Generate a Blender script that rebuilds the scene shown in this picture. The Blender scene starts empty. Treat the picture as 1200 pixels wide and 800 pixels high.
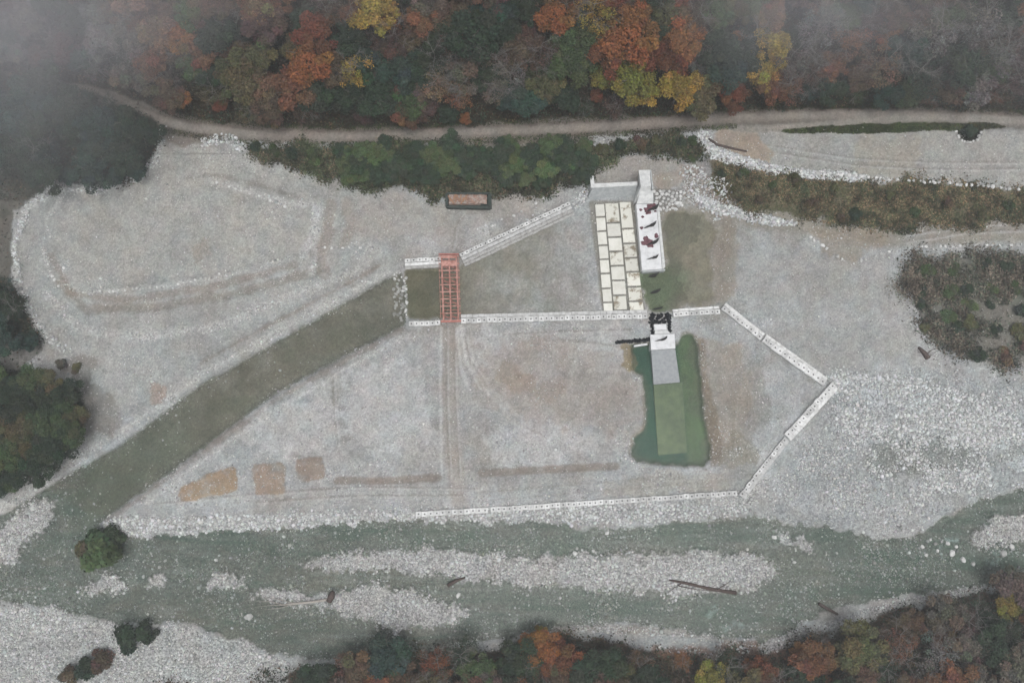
import bpy, math, random
import numpy as np

rng = np.random.default_rng(7)
random.seed(7)
SC = bpy.context.scene
COL = SC.collection

# ------------------------------------------------------------------ camera
TILT = math.radians(8.0)
DIST = 182.0
FPX = 811.0                                     # focal length in photo pixels (1200 wide)
CAM = np.array([0.0, -DIST * math.sin(TILT), DIST * math.cos(TILT)])
DIR = np.array([0.0, math.sin(TILT), -math.cos(TILT)])
UP = np.array([0.0, math.cos(TILT), math.sin(TILT)])
cd = bpy.data.cameras.new('camera')
cam = bpy.data.objects.new('camera', cd)
COL.objects.link(cam)
cam.location = CAM
cam.rotation_euler = (TILT, 0, 0)
cd.sensor_width = 36.0
cd.lens = 36.0 * FPX / 1200.0
cd.clip_start = 0.5
cd.clip_end = 12000
SC.camera = cam

# ------------------------------------------------------------------ sky, sun, exposure
SUN_EL, SUN_AZ = 76.0, 155.0
W = bpy.data.worlds.new('World')
SC.world = W
W.use_nodes = True
wn = W.node_tree
wn.nodes.clear()
sky = wn.nodes.new('ShaderNodeTexSky')
sky.sky_type = 'NISHITA'
sky.sun_disc = False
sky.sun_elevation = math.radians(SUN_EL)
sky.sun_rotation = math.radians(SUN_AZ)
sky.air_density = 1.0
sky.dust_density = 6.0
sky.ozone_density = 1.0
bg = wn.nodes.new('ShaderNodeBackground')
hs = wn.nodes.new('ShaderNodeHueSaturation')
hs.inputs['Saturation'].default_value = 0.22
wo = wn.nodes.new('ShaderNodeOutputWorld')
wn.links.new(sky.outputs[0], hs.inputs['Color'])
wn.links.new(hs.outputs[0], bg.inputs[0])
bg.inputs[1].default_value = 0.10
wn.links.new(bg.outputs[0], wo.inputs[0])
sl = bpy.data.lights.new('sun', 'SUN')
sl.energy = 0.9
sl.angle = math.radians(35)
sl.color = (1.0, 0.985, 0.97)
sun = bpy.data.objects.new('sun', sl)
COL.objects.link(sun)
sun.rotation_euler = (math.radians(90 - SUN_EL), 0, math.radians(180 - SUN_AZ))
sun.location = (0, 0, 220)
SC.view_settings.view_transform = 'Standard'
SC.view_settings.look = 'None'
SC.view_settings.gamma = 1.0
SC.view_settings.exposure = 0.40
SC.view_settings.use_curve_mapping = False
SC.render.engine = 'CYCLES'
SC.cycles.use_denoising = True
SC.cycles.max_bounces = 5
SC.cycles.diffuse_bounces = 2
SC.cycles.glossy_bounces = 2
SC.cycles.transmission_bounces = 2
SC.cycles.transparent_max_bounces = 8
SC.cycles.volume_bounces = 1
SC.cycles.use_adaptive_sampling = True
SC.cycles.adaptive_threshold = 0.02

# ------------------------------------------------------------------ pixel <-> world
def ray(px, py):
    u = (np.asarray(px, float) - 600.0) / FPX
    v = (400.0 - np.asarray(py, float)) / FPX
    return DIR[0] + u, DIR[1] + v * UP[1], DIR[2] + v * UP[2]

def at_z(px, py, z=0.0):
    dx, dy, dz = ray(px, py)
    t = (z - CAM[2]) / dz
    return CAM[0] + t * dx, CAM[1] + t * dy

def project(x, y, z):
    rx, ry, rz = x - CAM[0], y - CAM[1], z - CAM[2]
    dep = np.maximum(ry * DIR[1] + rz * DIR[2], 20.0)
    return 600 + FPX * rx / dep, 400 - FPX * (ry * UP[1] + rz * UP[2]) / dep

# ------------------------------------------------------------------ raster maps over the site plan
X0, Y0, RW, RH = -220, -170, 1640, 1130

def smooth(a, lo, hi):
    t = np.clip((a - lo) / (hi - lo), 0, 1)
    return t * t * (3 - 2 * t)

def fbm(scale, octv=4, seed=0, shape=(RH, RW), stretch=(1, 1)):
    r = np.random.default_rng(seed)
    out = np.zeros(shape)
    amp, tot = 1.0, 0.0
    for o in range(octv):
        sx, sy = max(scale * stretch[0], 1.2), max(scale * stretch[1], 1.2)
        gh, gw = int(shape[0] / sy) + 4, int(shape[1] / sx) + 4
        g = r.random((gh, gw))
        yy = np.arange(shape[0]) / sy
        xx = np.arange(shape[1]) / sx
        iy, ix = yy.astype(int), xx.astype(int)
        fy, fx = yy - iy, xx - ix
        fy, fx = fy * fy * (3 - 2 * fy), fx * fx * (3 - 2 * fx)
        top = g[iy][:, ix] * (1 - fx) + g[iy][:, ix + 1] * fx
        bot = g[iy + 1][:, ix] * (1 - fx) + g[iy + 1][:, ix + 1] * fx
        out += amp * (top * (1 - fy)[:, None] + bot * fy[:, None])
        tot += amp
        amp *= 0.55
        scale *= 0.5
    out = out - out.mean()
    return np.clip(out / out.std() * 0.17, -0.5, 0.5)

def inside(poly):
    m = np.zeros((RH, RW), np.float32)
    P = np.array(poly, float) - (X0, Y0)
    x0, y0 = np.maximum(np.floor(P.min(0)).astype(int) - 1, 0)
    x1 = min(int(P[:, 0].max()) + 2, RW); y1 = min(int(P[:, 1].max()) + 2, RH)
    xs = np.arange(x0, x1)[None, :]; ys = np.arange(y0, y1)[:, None]
    s = np.zeros((y1 - y0, x1 - x0), bool)
    for (ax, ay), (bx, by) in zip(P, np.roll(P, -1, 0)):
        if ay == by:
            continue
        c = ((ay > ys) != (by > ys)) & (xs < (bx - ax) * (ys - ay) / (by - ay) + ax)
        s ^= c
    m[y0:y1, x0:x1] = s
    return m

def box1(a, r, ax):
    r = int(r)
    if r < 1:
        return a
    pad = [(0, 0), (0, 0)]
    pad[ax] = (r + 1, r)
    c = np.cumsum(np.pad(a, pad, mode='edge'), axis=ax)
    n = a.shape[ax]
    if ax == 0:
        return (c[2 * r + 1:2 * r + 1 + n] - c[:n]) / (2 * r + 1)
    return (c[:, 2 * r + 1:2 * r + 1 + n] - c[:, :n]) / (2 * r + 1)

def blur(a, r):
    for _ in range(2):
        a = box1(box1(a, r, 0), r, 1)
    return a

EDGE = fbm(9, 4, 11)
EDGE2 = fbm(28, 4, 12)
FINE = fbm(2.4, 2, 13)
BIG = fbm(120, 4, 14)
MID = fbm(36, 5, 15)
STREAK = fbm(10, 4, 16, stretch=(6, 1))

W1X, W1Y, W2X, W2Y = fbm(22, 3, 31), fbm(22, 3, 32), fbm(6, 3, 33), fbm(6, 3, 34)
def warped(a, big, small):
    iy = np.clip((np.arange(RH)[:, None] + W1Y * big * 3 + W2Y * small * 3).astype(int), 0, RH - 1)
    ix = np.clip((np.arange(RW)[None, :] + W1X * big * 3 + W2X * small * 3).astype(int), 0, RW - 1)
    return a[iy, ix]

def area(poly, soft=3, rag=0.5, e=0.22, fine=0.35, warp=None):
    w = (4.0 if rag > 0.25 else 0.0) * min(rag * 2, 1.6) if warp is None else warp
    b = inside(poly)
    if w:
        b = warped(b, w * 1.3, w * 0.8)
    b = blur(b, soft)
    n = b + (EDGE * rag + FINE * fine) * np.sqrt(np.clip(4 * b * (1 - b), 0, 1))
    return smooth(n, 0.5 - e, 0.5 + e)

def stroke(pts, w, soft=1.5, rag=0.0):
    """distance band round a polyline; w = half width (scalar or one per point)"""
    P = np.array(pts, float) - (X0, Y0)
    ws = np.full(len(P), w, float) if np.isscalar(w) else np.array(w, float)
    out = np.zeros((RH, RW))
    for i in range(len(P) - 1):
        a, b = P[i], P[i + 1]
        mg = max(ws[i], ws[i + 1]) + soft * 3 + 6
        x0 = max(int(min(a[0], b[0]) - mg), 0); x1 = min(int(max(a[0], b[0]) + mg), RW)
        y0 = max(int(min(a[1], b[1]) - mg), 0); y1 = min(int(max(a[1], b[1]) + mg), RH)
        if x1 <= x0 or y1 <= y0:
            continue
        xs = np.arange(x0, x1)[None, :] - a[0]; ys = np.arange(y0, y1)[:, None] - a[1]
        d = b - a
        t = np.clip((xs * d[0] + ys * d[1]) / max(d @ d, 1e-6), 0, 1)
        dist = np.hypot(xs - t * d[0], ys - t * d[1])
        ww = ws[i] + t * (ws[i + 1] - ws[i])
        dist = dist + rag * EDGE[y0:y1, x0:x1] * 6
        v = 1 - smooth(dist, ww - soft, ww + soft)
        out[y0:y1, x0:x1] = np.maximum(out[y0:y1, x0:x1], v)
    return out

def interp(pts, x):
    p = np.array(pts, float)
    return np.interp(x, p[:, 0], p[:, 1])

def lin(c):
    c = np.asarray(c, float) / 255.0
    return np.where(c < 0.04045, c / 12.92, ((c + 0.055) / 1.055) ** 2.4)

def A(r, g, b):
    """surface albedo that corresponds to a colour read off the photo (air light taken out)"""
    return np.clip((lin((r, g, b)) - np.array([0.016, 0.017, 0.019])) * 1.0, 0.004, 0.85)

# ---- plan outlines (read from the photograph, in its pixels)
XS = np.arange(RW) + X0
YS = np.arange(RH) + Y0
GX, GY = np.meshgrid(XS, YS)
TRACK = [(-220, 60), (60, 88), (130, 115), (190, 140), (230, 149), (300, 156), (400, 159), (480, 157), (560, 153),
         (640, 150), (720, 146), (800, 141), (860, 137), (930, 134), (1000, 133), (1080, 134), (1160, 138), (1240, 143), (1420, 150)]
TRACK2 = [(862, 150), (880, 152), (940, 149), (1000, 143), (1060, 139), (1120, 138), (1180, 141)]
RIVER = [(-220, 640), (-60, 615), (0, 607), (60, 590), (112, 612), (160, 628), (300, 619), (400, 613), (480, 609), (560, 612), (620, 609),
         (690, 621), (750, 618), (800, 612), (860, 604), (900, 607), (935, 613), (985, 622), (1030, 632), (1080, 624), (1110, 606),
         (1150, 586), (1200, 571), (1420, 520), (1420, 610), (1250, 645), (1200, 668), (1150, 686), (1100, 692), (1055, 697), (1000, 707), (965, 716),
         (920, 742), (895, 752), (870, 748), (830, 741), (760, 729), (700, 730), (640, 735), (605, 744), (540, 752), (480, 768),
         (400, 772), (340, 768), (295, 755), (250, 738), (220, 728), (140, 730), (90, 718), (0, 699), (-220, 660)]
CHANNEL = [(472, 318), (440, 333), (350, 385), (240, 447), (150, 515), (60, 567), (0, 605), (-60, 640), (-60, 660), (60, 640), (90, 625), (118, 611),
           (160, 580), (240, 523), (320, 463), (400, 418), (450, 393), (474, 380), (478, 350)]
BARS = [
    [(345, 657), (400, 648), (480, 645), (560, 648), (640, 652), (700, 648), (790, 645), (870, 647), (900, 658), (904, 676), (885, 690), (835, 698),
     (760, 694), (700, 690), (630, 686), (560, 680), (500, 672), (430, 668), (370, 668)],
    [(390, 689), (430, 686), (480, 694), (520, 706), (552, 717), (525, 732), (470, 742), (435, 728), (395, 714)],
    [(92, 686), (125, 674), (152, 684), (150, 692), (110, 691)], [(232, 686), (250, 671), (280, 670), (288, 688), (265, 692)],
    [(168, 687), (185, 670), (202, 668), (190, 680), (176, 690)], [(285, 696), (320, 690), (385, 690), (390, 712), (340, 708)],
    [(-60, 640), (0, 617), (30, 592), (62, 582), (63, 603), (40, 622), (26, 640), (25, 654), (8, 662), (-60, 655)],
    [(1128, 641), (1150, 620), (1180, 604), (1260, 590), (1260, 622), (1200, 632), (1155, 642)],
    [(905, 622), (935, 628), (960, 640), (975, 648), (950, 644), (915, 634)], ]
POND = [(740, 404), (739, 430), (744, 434), (753, 438), (756, 456), (757, 488), (755, 503), (742, 512), (740, 531), (748, 538), (775, 542), (800, 545), (822, 543), (832, 536), (831, 518),
        (823, 480), (819, 440), (818, 402), (812, 393), (800, 391), (795, 404)]
BASIN = [(473, 316), (540, 312), (560, 300), (600, 285), (672, 246), (690, 250), (708, 366), (478, 374)]
POOL = [(752, 312), (778, 312), (780, 248), (815, 252), (836, 262), (840, 290), (832, 330), (836, 362), (755, 366)]

river = inside(RIVER)
chan = inside(CHANNEL)
bars = np.clip(sum(inside(b) for b in BARS), 0, 1)
wet_raw = blur(np.clip(warped(river, 2.5, 3.5) + warped(chan, 1.0, 1.0), 0, 1), 1.5)
bar_raw = blur(warped(bars, 3.5, 5), 4)
rag = EDGE * 0.45 + FINE * 0.35 + STREAK * 0.5
SPECK = fbm(3.2, 2, 41)
m_bar = smooth(bar_raw + (rag + SPECK * 1.5 + EDGE2 * 0.5) * np.sqrt(np.clip(4 * bar_raw * (1 - bar_raw) + 0.03, 0, 2)), 0.3, 0.7)
m_wet = smooth(wet_raw + (EDGE * 0.4 + FINE * 0.3) * np.sqrt(np.clip(4 * wet_raw * (1 - wet_raw), 0, 1)), 0.3, 0.7) * (1 - m_bar)
m_chan = blur(chan, 3)
m_pond = area(POND, 1.5, 0.3, 0.3, 0.35, warp=1.4)
m_basin = area(BASIN, 3, 0.3, warp=0)
m_pool = area(POOL, 5, 0.8)

FLOOD = [(-220, 560), (0, 590), (120, 614), (480, 604), (866, 584), (900, 560), (985, 456), (1060, 430), (1420, 400)]
m_flood = smooth(GY - interp(FLOOD, XS)[None, :], -5, 6)
Y_TOP = [(250, 164), (480, 170), (700, 165), (810, 160), (850, 197), (950, 212), (1100, 219), (1420, 228)]
Y_BOT = [(250, 172), (300, 186), (400, 218), (480, 233), (560, 232), (690, 215), (760, 182), (820, 186), (845, 232), (900, 250), (1000, 260), (1420, 262)]
BANK = [(275, 166), (330, 170), (480, 172), (700, 166), (808, 157), (825, 172), (820, 180), (760, 180), (700, 190), (688, 212), (640, 222), (580, 228), (480, 226), (420, 217), (350, 200), (300, 183)]
SLOPE = [(826, 176), (850, 192), (900, 202), (950, 209), (1020, 212), (1100, 218), (1420, 232), (1420, 266), (1200, 257), (1100, 260), (1000, 262), (940, 252), (880, 244), (840, 228)]
m_bank = area(BANK, 4, 0.5)
m_slope = area(SLOPE, 4, 0.6, warp=3)
NFOREST = [(-220, -170), (1420, -170), (1420, 138), (1190, 131), (1080, 126), (930, 126), (860, 129), (800, 132), (640, 141), (480, 149), (400, 151), (300, 147), (235, 140), (190, 131), (130, 106), (-220, 50)]
LFOREST = [(-220, 50), (60, 92), (130, 120), (185, 142), (190, 160), (180, 185), (150, 210), (90, 217), (60, 213), (20, 240), (8, 280), (14, 330), (40, 385), (52, 405), (20, 440), (-220, 460)]
LCLUMP = [(-220, 440), (40, 434), (92, 455), (100, 480), (88, 520), (40, 555), (0, 576), (-220, 640)]
SFOREST = [(-220, 830), (280, 800), (380, 775), (430, 760), (470, 750), (560, 765), (610, 745), (640, 737), (700, 748), (800, 768), (900, 762), (955, 745), (1010, 727), (1070, 712), (1130, 700), (1180, 680), (1240, 655), (1420, 620), (1420, 980), (-220, 980)]
RCLUMP = [(1068, 304), (1120, 298), (1420, 294), (1420, 450), (1200, 430), (1130, 415), (1085, 395), (1060, 330)]
f_n = area(NFOREST, 3, 0.3); f_l = area(LFOREST, 4, 0.5); f_lc = area(LCLUMP, 5, 0.5); f_s = area(SFOREST, 5, 0.7); f_r = area(RCLUMP, 8, 0.8, warp=5)
m_track = stroke(TRACK, 7.5, 2.5, 0.4) * (0.3 + 0.7 * smooth(GX + EDGE2 * 60, 130, 200))
m_track2 = stroke(TRACK2, 4, 2, 0.3)

# ---- ground colour (albedo) map
C = np.empty((RH, RW, 3))
C[:] = A(155, 158, 158)
stone = np.full((RH, RW), 0.28)
def lay(mask, col, k=1.0, st=None):
    m = (mask * k)[..., None]
    C[:] = C * (1 - m) + np.asarray(col) * m
    if st is not None:
        stone[:] = stone * (1 - mask * k) + st * mask * k
# large tonal drift of the dry gravel
lay(smooth(BIG, 0.0, 0.3), A(158, 154, 150), 0.55)
lay(smooth(MID, 0.03, 0.3), A(172, 174, 175), 0.6, 0.3)
lay(smooth(-MID, 0.08, 0.35), A(138, 136, 131), 0.5)
lay(smooth(EDGE2, 0.12, 0.3), A(178, 180, 181), 0.5, 0.5)
lay(smooth(-EDGE2, 0.1, 0.3), A(142, 138, 133), 0.5)
# east side: bluish washed gravel
lay(area([(880, 600), (985, 455), (1060, 425), (1200, 450), (1420, 440), (1420, 560), (1200, 572), (1100, 612), (1030, 634), (930, 615)], 12, 0.8), A(156, 160, 161), 0.7, 0.75)
lay(area([(970, 440), (1100, 455), (1420, 480), (1420, 530), (1180, 520), (1080, 540), (1010, 510)], 10, 1.2), A(170, 176, 178), 0.5, 1.0)
lay(area([(1040, 500), (1130, 520), (1150, 550), (1060, 560), (1000, 540)], 10, 1.2), A(112, 116, 110), 0.6, 0.9)
lay(area([(975, 440), (1060, 450), (1130, 470), (1210, 520), (1420, 560), (1420, 590), (1200, 560), (1120, 520), (1050, 480), (985, 470)], 8, 1.2), A(182, 188, 190), 0.6, 1.0)
lay(stroke([(1110, 515), (1160, 540), (1190, 530), (1230, 520)], 7, 5, 1), A(112, 116, 112), 0.5)
lay(stroke([(900, 575), (960, 590), (1030, 600), (1090, 590)], 10, 8, 1) , A(172, 174, 176), 0.5)
lay(area([(850, 270), (960, 300), (1060, 330), (1080, 410), (980, 440), (860, 350)], 10, 0.8), A(150, 151, 149), 0.6, 0.2)
# terrace top right and its road below
lay(area([(880, 152), (905, 153), (1200, 152), (1420, 155), (1420, 228), (1200, 219), (1010, 205), (900, 195), (870, 178)], 3, 0.4), A(151, 151, 147), 0.9, 0.15)
lay(area([(1000, 155), (1080, 156), (1080, 208), (1000, 204)], 8, 0.6), A(150, 145, 134), 0.6)
lay(area([(850, 145), (880, 148), (905, 180), (895, 190), (850, 178), (835, 160)], 4, 0.5), A(150, 134, 118), 0.7, 0.1)
lay(stroke([(860, 250), (940, 262), (1040, 276), (1200, 270), (1420, 270)], 13, 6, 0.8), A(134, 129, 118), 0.75, 0.1)
lay(stroke([(1030, 268), (1200, 262), (1420, 262)], 3, 2), A(150, 146, 138), 0.6)
lay(area([(930, 262), (1040, 268), (1050, 285), (1000, 305), (960, 290)], 6, 0.7), A(136, 128, 116), 0.7, 0.1)
# main yard
lay(area([(480, 385), (755, 380), (755, 540), (520, 590), (250, 590), (400, 430)], 20, 0.6), A(158, 154, 151), 0.3)
for P_ in ([(400, 430), (470, 420), (505, 450), (505, 520), (440, 535), (400, 500)], [(600, 490), (680, 480), (715, 500), (690, 540), (610, 545), (560, 520)], [(640, 385), (750, 392), (740, 440), (690, 430)],
           [(555, 390), (600, 385), (600, 420), (575, 430)], [(300, 480), (390, 450), (400, 520), (330, 540), (280, 520)]):
    lay(area(P_, 9, 1.2, warp=9), A(177, 178, 178), 0.6, 0.3)
lay(stroke([(527, 382), (527, 450), (530, 520), (540, 592)], 10, 4, 0.8), A(148, 141, 134), 0.6, 0.08)
for s in (stroke([(517, 385), (516, 450), (518, 560)], 1.4, 1.3, 0.3), stroke([(540, 383), (546, 420), (562, 450), (590, 480)], 2.6, 1.5, 0.3),
          stroke([(536, 385), (540, 430), (548, 452)], 1.5, 1.5, 0.3), stroke([(548, 395), (556, 425), (575, 455), (606, 486)], 1.2, 1.2, 0.3)):
    lay(s, A(186, 186, 184), 0.75)
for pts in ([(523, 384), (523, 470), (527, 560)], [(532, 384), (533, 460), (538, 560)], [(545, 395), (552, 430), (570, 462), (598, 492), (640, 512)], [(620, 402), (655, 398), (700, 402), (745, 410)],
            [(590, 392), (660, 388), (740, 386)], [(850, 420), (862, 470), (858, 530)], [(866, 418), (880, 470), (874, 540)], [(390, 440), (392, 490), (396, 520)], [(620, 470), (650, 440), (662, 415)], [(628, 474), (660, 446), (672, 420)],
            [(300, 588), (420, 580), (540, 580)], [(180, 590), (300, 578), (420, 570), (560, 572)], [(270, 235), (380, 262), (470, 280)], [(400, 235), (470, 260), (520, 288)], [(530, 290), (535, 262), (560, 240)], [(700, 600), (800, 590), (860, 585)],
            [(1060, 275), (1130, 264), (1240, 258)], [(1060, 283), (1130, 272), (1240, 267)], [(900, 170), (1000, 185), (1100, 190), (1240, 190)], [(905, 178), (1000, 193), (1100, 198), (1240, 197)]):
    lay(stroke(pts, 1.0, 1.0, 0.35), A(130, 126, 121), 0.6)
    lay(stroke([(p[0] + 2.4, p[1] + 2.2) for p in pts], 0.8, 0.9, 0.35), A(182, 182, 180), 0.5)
lay(area([(578, 420), (606, 428), (630, 440), (625, 455), (600, 455), (580, 440)], 4, 0.9), A(139, 124, 106), 0.75, 0.05)
lay(area([(625, 440), (650, 438), (658, 460), (640, 470), (628, 465)], 4, 0.9), A(138, 128, 117), 0.6, 0.05)
lay(area([(590, 400), (640, 395), (660, 410), (610, 415)], 6, 0.9), A(140, 135, 129), 0.6)
lay(area([(560, 400), (650, 400), (755, 430), (752, 500), (690, 505), (620, 490), (560, 460)], 12, 1.2, warp=8), A(147, 140, 134), 0.6, 0.1)
lay(area([(820, 395), (860, 400), (880, 440), (875, 500), (850, 560), (835, 530), (828, 470)], 6, 0.7), A(139, 131, 121), 0.7, 0.1)
lay(area([(878, 420), (895, 425), (900, 480), (885, 520), (872, 505), (874, 450)], 4, 0.8), A(133, 132, 128), 0.7)
lay(area([(850, 500), (880, 510), (885, 540), (860, 560), (845, 540)], 4, 0.9), A(124, 120, 108), 0.6)
for s in (stroke([(395, 563), (450, 563), (514, 559)], 4.5, 1.5, 0.35), stroke([(565, 554), (640, 550), (722, 546)], 4.5, 1.5, 0.35)):
    lay(s, A(132, 124, 117), 0.8, 0.1)
lay(area([(700, 572), (760, 555), (800, 552), (860, 560), (860, 572), (720, 584)], 5, 0.7), A(150, 145, 136), 0.6)
for i in range(5):
    lay(stroke([(560, 592 - i * 5), (700, 580 - i * 5), (860, 566 - i * 4)], 0.9, 1.2), A(144, 141, 135) if i % 2 else A(165, 164, 161), 0.5)
TAN = [[(209, 580), (213, 569), (240, 556), (270, 545), (278, 549), (277, 572), (250, 582), (212, 588)],
       [(295, 543), (330, 541), (335, 548), (334, 575), (312, 579), (299, 578)],
       [(347, 538), (378, 534), (382, 545), (380, 560), (352, 566), (347, 560)]]
tan = [area(t, 1.5, 0.6, warp=1.3) for t in TAN]
TN = 1 + 1.5 * EDGE
lay(tan[0] * TN.clip(.6, 1), A(148, 130, 110), 0.95, 0.02); lay(tan[1] * TN.clip(.5, 1), A(143, 129, 116), 0.9, 0.02); lay(tan[2] * TN.clip(.4, 1), A(139, 126, 116), 0.9, 0.05)
# bright river-stone fringe
fr = smooth(GY - interp(FLOOD, XS)[None, :], -14, 2) * (1 - smooth(GY - interp(FLOOD, XS)[None, :], 14, 26)) * (GX < 900) * (GX > 120)
lay(fr, A(172, 173, 172), 0.75, 0.9)
# spoil terrace on the left
MOUND = [(190, 165), (270, 165), (330, 185), (480, 235), (540, 240), (470, 300), (470, 330), (350, 383), (240, 445), (150, 490), (95, 430), (60, 405), (35, 380), (14, 330), (12, 285), (30, 240), (65, 214), (150, 210)]
mm = area(MOUND, 4, 0.4)
lay(mm, A(152, 153, 150), 0.65, 0.25)
lay(area([(210, 165), (330, 190), (380, 240), (370, 300), (200, 330), (80, 320), (60, 270), (110, 220)], 12, 0.6), A(158, 156, 150), 0.4)
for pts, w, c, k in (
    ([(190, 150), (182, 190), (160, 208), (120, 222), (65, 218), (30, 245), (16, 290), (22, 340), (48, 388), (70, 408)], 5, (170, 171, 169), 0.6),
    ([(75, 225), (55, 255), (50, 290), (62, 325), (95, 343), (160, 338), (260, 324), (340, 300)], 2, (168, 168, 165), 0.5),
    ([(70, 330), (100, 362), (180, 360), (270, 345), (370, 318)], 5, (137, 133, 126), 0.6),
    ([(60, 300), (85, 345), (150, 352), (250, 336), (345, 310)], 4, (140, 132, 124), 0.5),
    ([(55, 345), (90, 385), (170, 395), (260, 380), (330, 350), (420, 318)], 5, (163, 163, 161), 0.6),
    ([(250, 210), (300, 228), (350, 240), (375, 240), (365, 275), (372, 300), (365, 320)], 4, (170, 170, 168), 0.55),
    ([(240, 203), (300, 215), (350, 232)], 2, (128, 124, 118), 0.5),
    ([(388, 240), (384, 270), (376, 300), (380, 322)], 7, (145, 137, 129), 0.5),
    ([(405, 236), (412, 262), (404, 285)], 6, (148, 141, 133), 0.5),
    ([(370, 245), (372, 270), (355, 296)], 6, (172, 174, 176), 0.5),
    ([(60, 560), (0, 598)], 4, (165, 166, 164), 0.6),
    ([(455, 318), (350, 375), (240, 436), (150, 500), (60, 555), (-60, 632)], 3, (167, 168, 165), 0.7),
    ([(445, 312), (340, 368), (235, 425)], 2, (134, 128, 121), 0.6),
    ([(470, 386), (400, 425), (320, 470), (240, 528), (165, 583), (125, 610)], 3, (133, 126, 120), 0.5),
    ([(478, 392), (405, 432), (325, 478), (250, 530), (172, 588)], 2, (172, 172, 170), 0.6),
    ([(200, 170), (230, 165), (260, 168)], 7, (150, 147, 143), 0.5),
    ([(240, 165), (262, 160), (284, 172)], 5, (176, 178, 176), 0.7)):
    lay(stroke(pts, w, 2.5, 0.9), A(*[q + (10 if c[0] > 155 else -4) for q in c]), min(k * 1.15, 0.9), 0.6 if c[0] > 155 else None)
lay(area([(215, 285), (250, 280), (255, 300), (225, 305)], 6, 0.9), A(138, 128, 119), 0.5)
lay(area([(180, 448), (200, 445), (198, 470), (178, 472)], 3, 0.7), A(151, 132, 120), 0.6)
lay(area([(390, 225), (530, 240), (640, 215), (690, 215), (600, 250), (540, 270), (420, 280)], 10, 0.6), A(151, 146, 140), 0.5, 0.1)
lay(area([(60, 415), (98, 418), (150, 490), (120, 510), (80, 520), (95, 470)], 5, 1.0), A(116, 112, 107), 0.65, 0.2)
# around the weir
lay(area([(690, 190), (790, 182), (815, 200), (790, 225), (760, 215), (692, 216)], 4, 0.5), A(151, 145, 138), 0.7, 0.1)
lay(area([(765, 205), (800, 205), (800, 225), (766, 224)], 3, 0.5), A(147, 138, 127), 0.6)
lay(area([(790, 180), (850, 215), (862, 255), (830, 250), (800, 240), (800, 210)], 4, 0.9), A(140, 130, 122), 0.75, 0.9)
lay(area([(690, 236), (745, 236), (756, 366), (706, 368)], 2, 0.2), A(128, 126, 119), 0.9, 0.1)
lay(m_basin * smooth(720 - GX + EDGE2 * 160, 20, 170), A(118, 117, 106), 0.85, 0.15)
lay(m_basin * smooth(545 - GX + EDGE2 * 70, 0, 60), A(106, 104, 86), 0.85, 0.1)
lay(area([(752, 312), (778, 244), (850, 244), (868, 290), (850, 364), (755, 366)], 6, .6), A(138, 134, 126), 0.9, 0.1)
lay(m_pool, A(120, 118, 105), 0.9, 0.1)
lay(m_pool * smooth(805 - GX + EDGE2 * 40, 0, 26) * smooth(GY, 300, 325), A(96, 112, 88), 0.8)
lay(area([(838, 250), (866, 262), (852, 330), (840, 364), (834, 360), (842, 300)], 5, 0.7), A(132, 126, 118), 0.8, 0.3)
# track and banks
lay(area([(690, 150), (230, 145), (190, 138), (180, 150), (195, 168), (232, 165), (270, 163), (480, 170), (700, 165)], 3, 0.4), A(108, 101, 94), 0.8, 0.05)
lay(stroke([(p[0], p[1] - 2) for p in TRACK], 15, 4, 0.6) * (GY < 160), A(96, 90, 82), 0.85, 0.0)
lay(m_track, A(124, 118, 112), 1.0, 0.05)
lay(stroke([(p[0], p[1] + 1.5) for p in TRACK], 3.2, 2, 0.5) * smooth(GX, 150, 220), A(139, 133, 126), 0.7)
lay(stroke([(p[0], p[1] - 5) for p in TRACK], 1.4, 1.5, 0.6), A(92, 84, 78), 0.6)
lay(m_track2, A(140, 136, 129), 0.9)
GRASS = [(905, 152), (950, 148), (1010, 145), (1080, 143), (1160, 144), (1186, 148), (1150, 152), (1080, 153), (1000, 156), (930, 156)]
m_grass = area(GRASS, 1.2, 0.2, warp=0.5)
lay(m_grass, A(68, 74, 56), 1.0, 0)
lay(m_bank, A(74, 78, 66), 1.0, 0)
lay(m_slope, A(104, 97, 80), 0.95, 0.05)
lay(m_slope * smooth(EDGE2, -0.05, 0.12), A(118, 100, 80), 0.7)
lay(m_slope * smooth(-MID, 0.05, 0.25), A(76, 78, 62), 0.7)
lay(m_slope * smooth(GY - interp(Y_BOT, XS)[None, :], -14, -3), A(74, 80, 62), 0.6)
lay(area([(765, 222), (800, 222), (797, 246), (768, 248)], 1, 0.1), A(120, 118, 114), 0.9, 0)
RIPRAP = stroke([(823, 158), (832, 176), (862, 187), (905, 197), (950, 204), (1012, 208)], [6, 8, 6, 5, 5, 4], 1.5, 0.5)
lay(RIPRAP, A(172, 173, 170), 0.8, 1.0)
lay(stroke([(820, 232), (850, 246), (890, 256), (930, 262)], [5, 6, 5, 2], 2, 0.8), A(170, 170, 168), 0.6, 1.0)
# forest floors
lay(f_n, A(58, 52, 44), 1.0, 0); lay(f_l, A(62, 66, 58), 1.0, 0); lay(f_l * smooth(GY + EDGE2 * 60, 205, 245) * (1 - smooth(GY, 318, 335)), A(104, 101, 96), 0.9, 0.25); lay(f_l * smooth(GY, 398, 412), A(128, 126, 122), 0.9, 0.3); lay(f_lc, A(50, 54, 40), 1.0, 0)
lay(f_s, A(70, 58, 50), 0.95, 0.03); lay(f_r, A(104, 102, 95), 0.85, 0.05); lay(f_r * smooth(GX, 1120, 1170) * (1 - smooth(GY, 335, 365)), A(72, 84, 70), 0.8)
lay(area([(760, 755), (800, 752), (900, 756), (960, 738), (950, 755), (900, 775), (800, 770), (700, 752)], 4, 0.9), A(125, 100, 88), 0.7, 0.5)
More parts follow.
